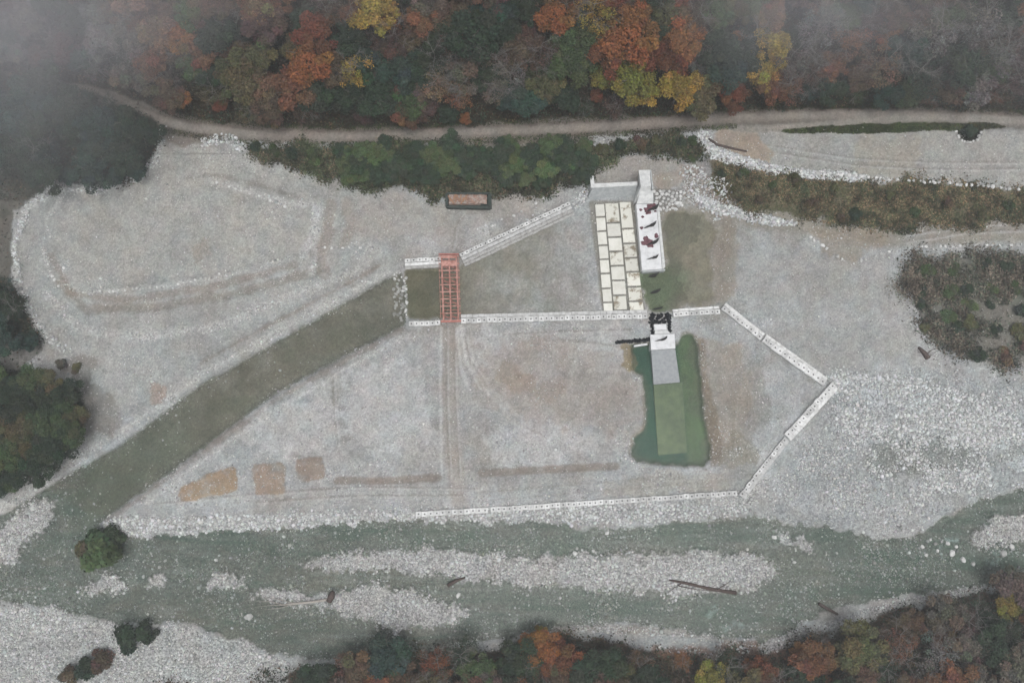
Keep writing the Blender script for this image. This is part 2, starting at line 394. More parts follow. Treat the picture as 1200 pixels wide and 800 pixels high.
# lower gravel banks
lay(area([(-220, 670), (0, 701), (90, 722), (140, 733), (220, 732), (290, 757), (350, 775), (320, 815), (200, 980), (-220, 980)], 3, 0.5), A(163, 165, 164), 0.95, 1.0)
lay(stroke([(895, 758), (930, 747), (985, 728), (1010, 720), (1060, 706), (1110, 697), (1150, 690)], [7, 8, 5, 5, 5, 4, 2], 2, 0.6), A(160, 160, 160), 0.85, 0.9)
lay(stroke([(640, 738), (720, 736), (790, 740), (860, 752)], 4, 2, 0.9), A(150, 146, 140), 0.7, 0.9)
# river and channel beds
wetc = np.clip(m_wet, 0, 1)
lay(wetc, A(114, 122, 115), 1.0, 0.7)
lay(wetc * smooth(STREAK, 0.0, 0.3), A(88, 108, 96), 0.6)
lay(wetc * smooth(-STREAK, 0.02, 0.3), A(130, 127, 120), 0.7, 0.9)
lay(wetc * smooth(EDGE2, 0.05, 0.3), A(90, 116, 100), 0.5)
lay(blur(chan, 4) * wetc * smooth(GX, 90, 260), A(124, 121, 110), 0.8, 0.22)
lay(blur(chan, 3) * wetc * smooth(EDGE2 + EDGE * 0.5, 0.08, 0.3), A(138, 136, 128), 0.6, 0.3)
lay(blur(chan, 3) * wetc * smooth(-EDGE2, 0.1, 0.3), A(102, 106, 92), 0.5)
lay(blur(chan, 4) * wetc * smooth(GX, 60, 120) * (1 - smooth(GX, 150, 260)), A(96, 108, 94), 0.6, 0.2)
lay(np.clip(wetc * blur(bars, 9) * 1.6, 0, 1), A(142, 146, 139), 0.8, 0.9)
lay(area([(150, 690), (400, 712), (560, 730), (520, 760), (330, 755), (160, 722)], 10, 1) * wetc, A(112, 110, 102), 0.5, 0.4)
lay(area([(440, 650), (330, 660), (290, 680), (380, 686), (520, 690), (600, 700), (500, 680)], 6, 1) * wetc, A(112, 108, 98), 0.6, 0.5)
lay(np.clip(wetc * (1 - blur(np.clip(river + chan, 0, 1), 7)) * 1.5, 0, 1), A(136, 138, 130), 0.7, 0.9)
FLOW = fbm(7, 4, 51, stretch=(10, 1))
lay(wetc * (1 - blur(chan, 4)) * smooth(FLOW, 0.12, 0.3), A(146, 152, 147), 0.5, 0.6)
lay(wetc * (1 - blur(chan, 4)) * smooth(-FLOW, 0.12, 0.3), A(78, 100, 88), 0.55, 0.3)
lay(m_bar, A(164, 164, 163), 0.95, 1.0)
rip = wetc * area([(150, 640), (400, 640), (520, 690), (420, 720), (250, 720), (0, 700), (0, 650)], 15, 1.0)
lay(rip * smooth(STREAK + FINE * 0.6, 0.05, 0.2), A(132, 130, 124), 0.6, 0.9)
spk = wetc * area([(880, 640), (960, 640), (1000, 670), (930, 690), (860, 670)], 12, 1.0)
lay(spk, A(122, 124, 112), 0.4, 1.0)
foam = wetc * (area([(1075, 640), (1095, 625), (1125, 640), (1120, 655), (1090, 650)], 6, 1.2) + area([(820, 700), (830, 730), (900, 740), (860, 720)], 5, 1) * 0.5
               + area([(1130, 650), (1180, 645), (1180, 680), (1140, 670)], 6, 1) * 0.5)
lay(np.clip(foam, 0, 1) * smooth(EDGE, 0.05, 0.2), A(176, 196, 192), 0.7, 0.6)
# pond bed
lay(stroke([(822, 400), (825, 440), (832, 480), (840, 520), (836, 542)], [3, 4, 7, 8, 5], 3, 0.8), A(122, 112, 100), 0.75, 0.3)
lay(stroke(POND + [POND[0]], 3, 2, 0.8), A(128, 124, 110), 0.6, 0.4)
lay(m_pond, A(60, 98, 82), 1.0, 0)
lay(m_pond * smooth(GX - (768 + (GY - 395) * 0.09), 18, 30), A(114, 135, 98), 1.0, 0)
lay(m_pond * smooth(GX - (768 + (GY - 395) * 0.09) + 40 * EDGE2, 38, 56), A(130, 128, 108), 0.9, 0)
lay(m_pond * (1 - blur(inside(POND), 4)) * 1.6, A(112, 118, 96), 0.7, 0)
lay(m_pond * smooth(EDGE2, 0.08, 0.3), A(110, 122, 98), 0.35)
lay(area([(730, 403), (742, 405), (745, 432), (738, 436), (730, 430)], 1.5, 0.3), A(126, 116, 92), 0.8)
# culvert pit
PIT = [(1122, 150), (1148, 150), (1147, 160), (1140, 166), (1128, 166), (1122, 159)]
m_pit = area(PIT, 1.5, 0.2)
lay(m_pit, A(45, 48, 38), 1.0, 0)
# grain
C *= (1 + 0.18 * EDGE + 0.5 * fbm(1.6, 1, 23) * (0.6 + stone) + 0.18 * FINE + 0.16 * fbm(5, 2, 21) + 0.12 * MID)[..., None]
hue = fbm(16, 3, 22)
C[..., 0] *= 1 + 0.10 * hue; C[..., 2] *= 1 - 0.06 * hue; C[..., 1] *= 1 - 0.06 * fbm(11, 3, 24)
C = np.clip(C, 0.003, 0.85)

def samp(a, px, py):
    x = np.clip(px - X0, 0, RW - 1.001); y = np.clip(py - Y0, 0, RH - 1.001)
    ix, iy = x.astype(int), y.astype(int)
    fx, fy = x - ix, y - iy
    if a.ndim == 3:
        fx, fy = fx[..., None], fy[..., None]
    return (a[iy, ix] * (1 - fx) * (1 - fy) + a[iy, ix + 1] * fx * (1 - fy) + a[iy + 1, ix] * (1 - fx) * fy + a[iy + 1, ix + 1] * fx * fy)

# ---- heights
tx, ty = at_z(np.array([p[0] for p in TRACK]), np.array([p[1] for p in TRACK]), 3.0)
sx_, sy_ = at_z(np.array([-220, 330, 480, 640, 800, 900, 1000, 1100, 1200, 1420.]), np.array([850, 812, 775, 752, 775, 775, 738, 712, 680, 620.]), -1.0)
def base_h(x, y):
    t = y - np.interp(x, tx, ty) - 3.5
    h = 0.42 * (np.log1p(np.exp(np.clip(t * 0.7, -40, 40))) / 0.7) * np.where(t > 200, 0.6, 1)
    s = np.interp(x, sx_, sy_) - 2 - y
    h = h + 0.35 * (np.log1p(np.exp(np.clip(s * 0.7, -40, 40))) / 0.7)
    return np.minimum(h, 60)
hb_top = smooth(interp(Y_BOT, XS)[None, :] + 2 - GY, 0, np.maximum(interp(Y_BOT, XS) - interp(Y_TOP, XS), 4)[None, :])
hb_left = smooth(190 - GY, 0, 50)
kx = smooth(GX, 230, 330)
ZM = 3.0 * (hb_top * kx + hb_left * (1 - kx)) 
ZM = blur(ZM, 3)
ZM = ZM + 0.5 * blur(mm, 6) * smooth(320 - GX, 0, 60) * (GY > 180)
for pts, w, k in (([(190, 160), (182, 190), (160, 208), (120, 222), (65, 218), (30, 245), (16, 290), (22, 340), (48, 388), (70, 408)], 5, 0.9),
                  ([(75, 225), (55, 255), (50, 290), (62, 325), (95, 343), (160, 338), (260, 324), (360, 298)], 3, 0.5),
                  ([(70, 335), (100, 362), (180, 360), (270, 345), (370, 318)], 4, -0.4),
                  ([(445, 312), (340, 368), (235, 428), (150, 492)], 4, 0.5), ([(478, 392), (405, 432), (325, 478), (250, 530), (172, 588)], 3, 0.4),
                  ([(395, 563), (450, 563), (514, 559)], 4, -0.3), ([(565, 554), (640, 550), (722, 546)], 4, -0.25),
                  ([(940, 262), (1040, 290), (1060, 292)], 4, 0.4)):
    ZM = ZM + k * stroke(pts, w, 4)
for t in tan:
    ZM = ZM + 0.5 * blur(t, 2)
ZM = ZM - 0.9 * m_flood
ZM = ZM * (1 - m_chan) + (-1.15) * m_chan - 0.85 * blur(np.clip(m_wet, 0, 1), 2)
ZM = np.where(m_bar > 0.02, ZM * (1 - m_bar) + (-0.95) * m_bar, ZM)
mb = blur(m_basin, 2); ZM = ZM * (1 - mb) + mb * (-1.25 + 1.1 * smooth(GX + EDGE2 * 60, 480, 600))
mp = blur(m_pool, 2); ZM = ZM * (1 - mp) + mp * (-1.0 + 0.55 * smooth(GX + EDGE2 * 60, 785, 835))
ma = area([(690, 236), (745, 236), (756, 366), (706, 368)], 2, 0.0); ZM = ZM * (1 - ma) - 0.4 * ma
mo = blur(m_pond, 2); ZM = ZM * (1 - mo) - 1.9 * mo
ZM = ZM - 1.6 * blur(m_pit, 1)
ZM = ZM + 0.10 * MID * 2 + 0.10 * EDGE + 0.20 * (FINE + EDGE * 0.6) * np.clip(stone + m_wet * 0.6, 0, 1) + 0.5 * (f_n + f_l + f_s) * EDGE2

def grid_axis(lo, hi, step, far):
    a = np.arange(lo, hi + step, step)
    e = []
    d = step
    v = hi
    while v < far:
        d *= 1.5
        v += d
        e.append(v)
    e = np.array(e)
    return np.concatenate([(lo - (e - hi))[::-1], a, e])
gx = grid_axis(-150, 150, 0.26, 3500)
gy = grid_axis(-102, 128, 0.26, 3500)
NX, NY = len(gx), len(gy)
TX, TY = np.meshgrid(gx, gy)
HB = base_h(TX, TY)
TZ = HB.copy()
for _ in range(3):
    PX, PY = project(TX, TY, TZ)
    TZ = HB + samp(ZM, PX, PY)
PX, PY = project(TX, TY, TZ)

def terrain_z(x, y):
    x = np.asarray(x, float); y = np.asarray(y, float)
    i = np.clip(np.searchsorted(gx, x) - 1, 0, NX - 2); j = np.clip(np.searchsorted(gy, y) - 1, 0, NY - 2)
    fx = np.clip((x - gx[i]) / (gx[i + 1] - gx[i]), 0, 1); fy = np.clip((y - gy[j]) / (gy[j + 1] - gy[j]), 0, 1)
    return TZ[j, i] * (1 - fx) * (1 - fy) + TZ[j, i + 1] * fx * (1 - fy) + TZ[j + 1, i] * (1 - fx) * fy + TZ[j + 1, i + 1] * fx * fy

def on_ground(px, py):
    z = np.zeros_like(np.asarray(px, float))
    for _ in range(8):
        x, y = at_z(px, py, z)
        z = 0.5 * z + 0.5 * terrain_z(x, y)
    x, y = at_z(px, py, z)
    return x, y, terrain_z(x, y)

# ------------------------------------------------------------------ materials
def new_mat(name):
    m = bpy.data.materials.new(name)
    m.use_nodes = True
    nt = m.node_tree
    b = nt.nodes['Principled BSDF']
    b.inputs['Roughness'].default_value = 0.85
    b.inputs['Specular IOR Level'].default_value = 0.25
    return m, nt, b

def node(nt, t, **kw):
    n = nt.nodes.new(t)
    for k, v in kw.items():
        if hasattr(n, k) and k not in ('Scale',):
            setattr(n, k, v)
        else:
            n.inputs[k].default_value = v
    return n

def mixc(nt, a, b, f, mode='MIX'):
    n = nt.nodes.new('ShaderNodeMix')
    n.data_type = 'RGBA'
    n.blend_type = mode
    for sock, v in ((6, a), (7, b), (0, f)):
        if hasattr(v, 'is_linked'):
            nt.links.new(v, n.inputs[sock])
        else:
            n.inputs[sock].default_value = (*v, 1) if (sock and not np.isscalar(v)) else v
    return n.outputs[2]

def mapr(nt, v, a, b, c, d):
    n = nt.nodes.new('ShaderNodeMapRange')
    nt.links.new(v, n.inputs[0])
    for i, q in enumerate((a, b, c, d)):
        n.inputs[i + 1].default_value = q
    return n.outputs[0]

def mul(nt, a, b, op='MULTIPLY'):
    n = nt.nodes.new('ShaderNodeMath')
    n.operation = op
    for i, v in enumerate((a, b)):
        if hasattr(v, 'is_linked'):
            nt.links.new(v, n.inputs[i])
        else:
            n.inputs[i].default_value = v
    return n.outputs[0]

def terrain_mat():
    m, nt, b = new_mat('earth_and_gravel')
    L = nt.links
    at = node(nt, 'ShaderNodeAttribute', attribute_name='Col')
    geo = nt.nodes.new('ShaderNodeNewGeometry')
    n1 = node(nt, 'ShaderNodeTexNoise', Scale=2.2, Detail=5.0, Roughness=0.7)
    L.new(geo.outputs['Position'], n1.inputs['Vector'])
    n2 = node(nt, 'ShaderNodeTexNoise', Scale=0.35, Detail=4.0)
    L.new(geo.outputs['Position'], n2.inputs['Vector'])
    v = node(nt, 'ShaderNodeTexVoronoi', Scale=2.6)
    v.inputs['Randomness'].default_value = 1.0
    L.new(geo.outputs['Position'], v.inputs['Vector'])
    v2 = node(nt, 'ShaderNodeTexVoronoi', Scale=4.2)
    L.new(geo.outputs['Position'], v2.inputs['Vector'])
    k = mapr(nt, n1.outputs[0], 0.25, 0.75, 0.68, 1.32)
    k = mul(nt, k, mapr(nt, n2.outputs[0], 0.3, 0.7, 0.93, 1.07))
    sep = nt.nodes.new('ShaderNodeSeparateColor'); L.new(v.outputs['Color'], sep.inputs[0])
    sep2 = nt.nodes.new('ShaderNodeSeparateColor'); L.new(v2.outputs['Color'], sep2.inputs[0])
    cell = mapr(nt, sep.outputs[0], 0.0, 1.0, -0.55, 0.75)
    cell2 = mapr(nt, sep2.outputs[1], 0.0, 1.0, -0.4, 0.4)
    gap = mapr(nt, v.outputs['Distance'], 0.25, 0.75, 0.0, -0.6)
    sgn = mul(nt, mul(nt, cell, cell2, 'ADD'), gap, 'ADD')
    st = mul(nt, sgn, at.outputs['Alpha'])
    k2 = mul(nt, mul(nt, st, 0.55), 1.0, 'ADD')
    kk = mul(nt, k, k2)
    comb = nt.nodes.new('ShaderNodeCombineColor')
    for i in range(3):
        L.new(kk, comb.inputs[i])
    c = mixc(nt, at.outputs['Color'], comb.outputs[0], 1.0, 'MULTIPLY')
    L.new(c, b.inputs['Base Color'])
    b.inputs['Roughness'].default_value = 0.95
    bmp = node(nt, 'ShaderNodeBump', Strength=0.5, Distance=0.25)
    L.new(kk, bmp.inputs['Height'])
    L.new(bmp.outputs[0], b.inputs['Normal'])
    return m

def plain_mat(name, col, col2=None, scale=1.0, rough=0.8, bump=0.2, metal=0.0, lo=0.4, hi=0.65, spec=0.25, detail=5.0):
    m, nt, b = new_mat(name)
    tc = nt.nodes.new('ShaderNodeNewGeometry')
    n = node(nt, 'ShaderNodeTexNoise', Scale=scale, Detail=detail, Roughness=0.65)
    nt.links.new(tc.outputs['Position'], n.inputs['Vector'])
    col2 = col2 if col2 is not None else tuple(x * 0.75 for x in col)
    f = mapr(nt, n.outputs[0], lo, hi, 0, 1)
    nt.links.new(mixc(nt, col, col2, f), b.inputs['Base Color'])
    b.inputs['Roughness'].default_value = rough
    b.inputs['Metallic'].default_value = metal
    b.inputs['Specular IOR Level'].default_value = spec
    if bump:
        bm = node(nt, 'ShaderNodeBump', Strength=bump, Distance=0.08)
        nt.links.new(n.outputs[0], bm.inputs['Height'])
        nt.links.new(bm.outputs[0], b.inputs['Normal'])
    return m

def leaf_mat():
    m, nt, b = new_mat('leaves')
    L = nt.links
    oi = nt.nodes.new('ShaderNodeObjectInfo')
    at = node(nt, 'ShaderNodeAttribute', attribute_name='Col')
    c = mixc(nt, oi.outputs['Color'], at.outputs['Color'], 1.0, 'MULTIPLY')
    L.new(c, b.inputs['Base Color'])
    b.inputs['Roughness'].default_value = 0.7
    b.inputs['Specular IOR Level'].default_value = 0.15
    return m

def vcol_mat(name, rough=0.9):
    m, nt, b = new_mat(name)
    at = node(nt, 'ShaderNodeAttribute', attribute_name='Col')
    nt.links.new(at.outputs['Color'], b.inputs['Base Color'])
    b.inputs['Roughness'].default_value = rough
    return m

def water_mat(name, col, alpha, rough=0.12, sc=1.2):
    m, nt, b = new_mat(name)
    L = nt.links
    geo = nt.nodes.new('ShaderNodeNewGeometry')
    n = node(nt, 'ShaderNodeTexNoise', Scale=sc, Detail=4.0, Roughness=0.6)
    L.new(geo.outputs['Position'], n.inputs['Vector'])
    n2 = node(nt, 'ShaderNodeTexNoise', Scale=0.12, Detail=3.0)
    L.new(geo.outputs['Position'], n2.inputs['Vector'])
    c2 = tuple(x * 0.72 for x in col)
    L.new(mixc(nt, col, c2, mapr(nt, n2.outputs[0], 0.35, 0.65, 0, 1)), b.inputs['Base Color'])
    b.inputs['Roughness'].default_value = rough
    b.inputs['Specular IOR Level'].default_value = 0.5
    b.inputs['IOR'].default_value = 1.33
    L.new(mapr(nt, n2.outputs[0], 0.3, 0.7, alpha - 0.1, min(alpha + 0.1, 1)), b.inputs['Alpha'])
    bm = node(nt, 'ShaderNodeBump', Strength=0.35, Distance=0.1)
    L.new(n.outputs[0], bm.inputs['Height'])
    L.new(bm.outputs[0], b.inputs['Normal'])
    return m

M_EARTH = terrain_mat()
def per_object_tone(m, lo, hi):
    nt = m.node_tree; b = nt.nodes['Principled BSDF']
    src = b.inputs['Base Color'].links[0].from_socket
    oi = nt.nodes.new('ShaderNodeObjectInfo')
    k = mapr(nt, oi.outputs['Random'], 0, 1, lo, hi)
    cb = nt.nodes.new('ShaderNodeCombineColor')
    for i in range(3): nt.links.new(k, cb.inputs[i])
    nt.links.new(mixc(nt, src, cb.outputs[0], 1.0, 'MULTIPLY'), b.inputs['Base Color'])
M_LEAF = leaf_mat()
M_VCOL = vcol_mat('ground_cover')
M_STONE = vcol_mat('river_stone', 0.85)
M_BARK = plain_mat('bark', (0.16, 0.14, 0.12), (0.09, 0.08, 0.07), 3)
M_BARE = plain_mat('pale_bark', (0.20, 0.19, 0.175), (0.11, 0.10, 0.095), 3)
M_CONC = plain_mat('cast_concrete', (0.62, 0.63, 0.62), (0.46, 0.47, 0.47), 0.9, bump=0.3)
M_CONCG = plain_mat('weathered_concrete', (0.44, 0.46, 0.46), (0.32, 0.34, 0.35), 1.2, bump=0.3)
M_WHITE = plain_mat('white_concrete', (0.68, 0.69, 0.70), (0.44, 0.45, 0.455), 0.7, bump=0.2, lo=0.46, hi=0.82, detail=8)
M_BLOCK = plain_mat('precast_block', (0.70, 0.705, 0.70), (0.50, 0.50, 0.49), 0.8, bump=0.3)
per_object_tone(M_BLOCK, 0.72, 1.08)
M_HOLE = plain_mat('socket_painted_shade', (0.05, 0.05, 0.05), (0.03, 0.03, 0.03), 3)  # near-black colour stands in for the shade inside the lifting socket
M_COURSE = plain_mat('dusty_block', (0.42, 0.42, 0.41), (0.28, 0.27, 0.26), 1.1, bump=0.5)
M_SLAB = plain_mat('cream_slab', (0.68, 0.675, 0.62), (0.58, 0.575, 0.51), 0.5, bump=0.15, lo=0.45, hi=0.7)
M_SLABS = plain_mat('stained_cream_slab', (0.66, 0.655, 0.59), (0.25, 0.21, 0.15), 0.42, bump=0.15, lo=0.52, hi=0.62)
M_RED = plain_mat('red_painted_steel', (0.42, 0.17, 0.14), (0.30, 0.10, 0.08), 1.5, rough=0.6, bump=0.1)
M_REDL = plain_mat('faded_red_steel', (0.50, 0.27, 0.23), (0.28, 0.12, 0.09), 1.1, rough=0.6, bump=0.1)
M_DARK = plain_mat('dark_steel', (0.018, 0.018, 0.018), (0.035, 0.032, 0.03), 2, rough=0.6)
M_BLACK = plain_mat('black_geotextile', (0.012, 0.014, 0.018), (0.05, 0.055, 0.065), 2.5, rough=0.6, bump=0.6, lo=0.5, hi=0.75)
M_MAROON = plain_mat('maroon_canvas', (0.10, 0.04, 0.05), (0.20, 0.10, 0.115), 1.5)
per_object_tone(M_SLAB, 0.85, 1.06); per_object_tone(M_SLABS, 0.85, 1.06)
M_RAMP = plain_mat('grey_ramp_concrete', (0.33, 0.345, 0.355), (0.22, 0.235, 0.245), 1.1, bump=0.3, lo=0.35, hi=0.75, detail=8)
M_MOSS = plain_mat('algae_concrete', (0.235, 0.295, 0.155), (0.17, 0.215, 0.125), 0.6, bump=0.1)
M_GREEN = plain_mat('dark_green_paint', (0.03, 0.045, 0.038), (0.07, 0.075, 0.07), 1.4)
M_RUST = plain_mat('reddish_scrap', (0.30, 0.19, 0.15), (0.38, 0.34, 0.31), 0.9, bump=0.8)
M_WOOD = plain_mat('bleached_driftwood', (0.42, 0.39, 0.36), (0.28, 0.25, 0.22), 3)
M_WOODD = plain_mat('wet_driftwood', (0.06, 0.045, 0.04), (0.12, 0.09, 0.08), 3)
M_RIVER = water_mat('river_water', (0.12, 0.155, 0.132), 0.26, sc=1.6)
M_CHAN = water_mat('channel_water', (0.13, 0.135, 0.10), 0.30)
M_POND = water_mat('pond_water', (0.06, 0.105, 0.078), 0.34, 0.08)
M_POOL = water_mat('pool_water', (0.11, 0.125, 0.085), 0.22, 0.08)

# ------------------------------------------------------------------ mesh helpers
def link_mesh(name, verts, faces, mats=(), parent=None, smooth_=False, midx=None, vcol=None, size=None):
    me = bpy.data.meshes.new(name)
    verts = np.asarray(verts, np.float32)
    if isinstance(faces, np.ndarray):
        nf, k = faces.shape
        me.vertices.add(len(verts)); me.vertices.foreach_set('co', verts.ravel())
        me.loops.add(nf * k); me.loops.foreach_set('vertex_index', faces.astype(np.int32).ravel())
        me.polygons.add(nf); me.polygons.foreach_set('loop_start', np.arange(0, nf * k, k, dtype=np.int32))
        me.update(calc_edges=True)
    else:
        me.from_pydata(verts.tolist(), [], faces)
        me.update()
    if vcol is not None:
        a = me.color_attributes.new('Col', 'FLOAT_COLOR', 'POINT')
        if vcol.shape[1] == 3:
            vcol = np.hstack([vcol, np.ones((len(vcol), 1))])
        a.data.foreach_set('color', vcol.astype(np.float32).ravel())
    for m in (mats if isinstance(mats, (list, tuple)) else [mats]):
        me.materials.append(m)
    if midx is not None:
        me.polygons.foreach_set('material_index', np.asarray(midx, np.int32))
    if smooth_:
        me.polygons.foreach_set('use_smooth', np.ones(len(me.polygons), bool))
    o = bpy.data.objects.new(name, me)
    COL.objects.link(o)
    if parent is not None:
        o.parent = parent
    return o

class MB:
    def __init__(s):
        s.v, s.f, s.m = [], [], []
    def add(s, v, f, m=0):
        k = len(s.v)
        s.v += [tuple(map(float, p)) for p in v]
        s.f += [tuple(i + k for i in q) for q in f]
        s.m += [m] * len(f)
    def prism(s, pts, z0, z1, m=0, inset=0.0):
        """pts = outline; z0/z1 number or one per point; chamfered rim when inset > 0"""
        n = len(pts)
        P = np.array(pts, float)[:, :2]
        ar = 0.5 * np.sum(P[:, 0] * np.roll(P[:, 1], -1) - np.roll(P[:, 0], -1) * P[:, 1])
        if ar < 0:
            P = P[::-1]
            if not np.isscalar(z0): z0 = list(z0)[::-1]
            if not np.isscalar(z1): z1 = list(z1)[::-1]
        Z0 = np.full(n, z0, float) if np.isscalar(z0) else np.array(z0, float)
        Z1 = np.full(n, z1, float) if np.isscalar(z1) else np.array(z1, float)
        rings = [np.c_[P, Z0]]
        if inset > 0:
            c = P.mean(0)
            d = c - P
            d = d / np.maximum(np.linalg.norm(d, axis=1, keepdims=True), 1e-6)
            rings += [np.c_[P, Z1 - inset], np.c_[P + d * inset * 1.2, Z1]]
        else:
            rings.append(np.c_[P, Z1])
        v = np.vstack(rings)
        f = [tuple(range(n))[::-1]]
        for r in range(len(rings) - 1):
            for i in range(n):
                j = (i + 1) % n
                f.append((r * n + i, r * n + j, (r + 1) * n + j, (r + 1) * n + i))
        f.append(tuple((len(rings) - 1) * n + i for i in range(n)))
        s.add(v, f, m)
    def box(s, c, size, ang=0.0, m=0, inset=0.0):
        ca, sa = math.cos(ang), math.sin(ang)
        hx, hy, hz = size[0] / 2, size[1] / 2, size[2] / 2
        pts = [(c[0] + a * ca - b * sa, c[1] + a * sa + b * ca) for a, b in ((-hx, -hy), (hx, -hy), (hx, hy), (-hx, hy))]
        s.prism(pts, c[2] - hz, c[2] + hz, m, inset)
    def beam(s, a, b, w, h, m=0):
        a, b = np.array(a, float), np.array(b, float)
        d = b - a
        L = np.linalg.norm(d); d /= L
        u = np.cross((0, 0, 1), d)
        if np.linalg.norm(u) < 1e-3: u = np.array([1.0, 0, 0])
        u /= np.linalg.norm(u); w_ = np.cross(d, u)
        v = [p + u * i * w / 2 + w_ * j * h / 2 for p in (a, b) for i, j in ((-1, -1), (1, -1), (1, 1), (-1, 1))]
        s.add(v, [(3, 2, 1, 0), (4, 5, 6, 7), (0, 1, 5, 4), (1, 2, 6, 5), (2, 3, 7, 6), (3, 0, 4, 7)], m)
    def tube(s, pts, rad, n=6, m=0):
        pts = [np.array(p, float) for p in pts]
        v = []
        for i, p in enumerate(pts):
            d = pts[min(i + 1, len(pts) - 1)] - pts[max(i - 1, 0)]
            d /= max(np.linalg.norm(d), 1e-6)
            u = np.cross(d, (0.3, 0.2, 0.93)); u /= max(np.linalg.norm(u), 1e-6)
            w = np.cross(d, u)
            for k in range(n):
                a = 2 * math.pi * k / n
                v.append(p + rad[i] * (u * math.cos(a) + w * math.sin(a)))
        f = []
        for i in range(len(pts) - 1):
            for k in range(n):
                j = (k + 1) % n
                f.append((i * n + k, i * n + j, (i + 1) * n + j, (i + 1) * n + k))
        f.append(tuple(range(n))[::-1]); f.append(tuple((len(pts) - 1) * n + k for k in range(n)))
        s.add(v, f, m)
    def build(s, name, mats, parent=None, smooth_=False, origin=None):
        v = np.array(s.v, float)
        if origin is not None:
            v = v - np.array(origin)
        o = link_mesh(name, v, s.f, mats, parent, smooth_, s.m)
        if origin is not None and parent is None:
            o.location = origin
        return o

def empty(name, loc=(0, 0, 0), rz=0.0):
    o = bpy.data.objects.new(name, None)
    COL.objects.link(o)
    o.location = loc
    o.rotation_euler = (0, 0, rz)
    o.empty_display_size = 0.5
    return o

def tag(o, label=None, cat=None, group=None, kind=None):
    if label: o['label'] = label
    if cat: o['category'] = cat
    if group: o['group'] = group
    if kind: o['kind'] = kind
    return o

# ------------------------------------------------------------------ terrain objects (one shared surface, cut along its cover)
TC = samp(C, PX, PY)
TS = samp(stone, PX, PY)
core = (np.abs(TX) < 150.5) & (TY > -102.5) & (TY < 128.5)
TC = np.where(core[..., None], TC, np.where((TY > 60)[..., None] | (TY < -60)[..., None], A(60, 58, 48), TC))
TZc = TZ
cls = np.zeros((NY, NX), int)
cls[samp(m_wet, PX, PY) > 0.5] = 1
cls[samp(m_bar, PX, PY) > 0.5] = 2
cls[np.maximum(samp(m_track, PX, PY), samp(m_track2, PX, PY)) > 0.5] = 3
cls[np.maximum.reduce([samp(f_n, PX, PY), samp(f_l, PX, PY), samp(f_s, PX, PY), samp(f_lc, PX, PY), samp(f_r, PX, PY)]) > 0.5] = 4
cls[np.maximum.reduce([samp(m_bank, PX, PY), samp(m_slope, PX, PY), samp(m_grass, PX, PY)]) > 0.5] = 5
cls[samp(m_pond, PX, PY) > 0.5] = 6
fc = cls[:-1, :-1]
idx = np.arange(NX * NY).reshape(NY, NX)
Q = np.stack([idx[:-1, :-1], idx[:-1, 1:], idx[1:, 1:], idx[1:, :-1]], -1)
V = np.stack([TX, TY, TZc], -1).reshape(-1, 3)
VC = np.concatenate([TC, TS[..., None]], -1).reshape(-1, 4)
for k, nm in enumerate(('ground', 'riverbed', 'gravel_bar', 'dirt_road', 'hillside', 'bank', 'pond_bed')):
    q = Q[fc == k]
    if not len(q):
        continue
    u, inv = np.unique(q.ravel(), return_inverse=True)
    o = link_mesh(nm, V[u], inv.reshape(-1, 4), M_EARTH, smooth_=True, vcol=VC[u])
    tag(o, kind='structure')

def sheet(name, poly, z, mat, sub=None):
    x, y = at_z(np.array([p[0] for p in poly], float), np.array([p[1] for p in poly], float), z)
    o = link_mesh(name, np.c_[x, y, np.full(len(x), z)], [tuple(range(len(x)))[::-1]], mat)
    tag(o, kind='structure')
    return o
sheet('river_water', [(-230, 560), (60, 575), (100, 600), (128, 604), (900, 590), (1040, 610), (1250, 540), (1440, 480), (1440, 700), (1150, 705), (1000, 735), (900, 765), (640, 775), (350, 785), (-230, 760)], -1.42, M_RIVER)
sheet('channel_water', [(485, 300), (230, 430), (62, 535), (-60, 600), (60, 575), (100, 600), (128, 604), (250, 560), (490, 400)], -1.425, M_CHAN)
sheet('pond_water', [(728, 392), (845, 380), (850, 560), (725, 560)], -0.85, M_POND)
sheet('basin_water', [(474, 312), (560, 300), (565, 376), (478, 378)], -0.95, M_POOL)
sheet('pool_water', [(745, 244), (838, 246), (836, 367), (748, 370)], -0.80, M_POOL)

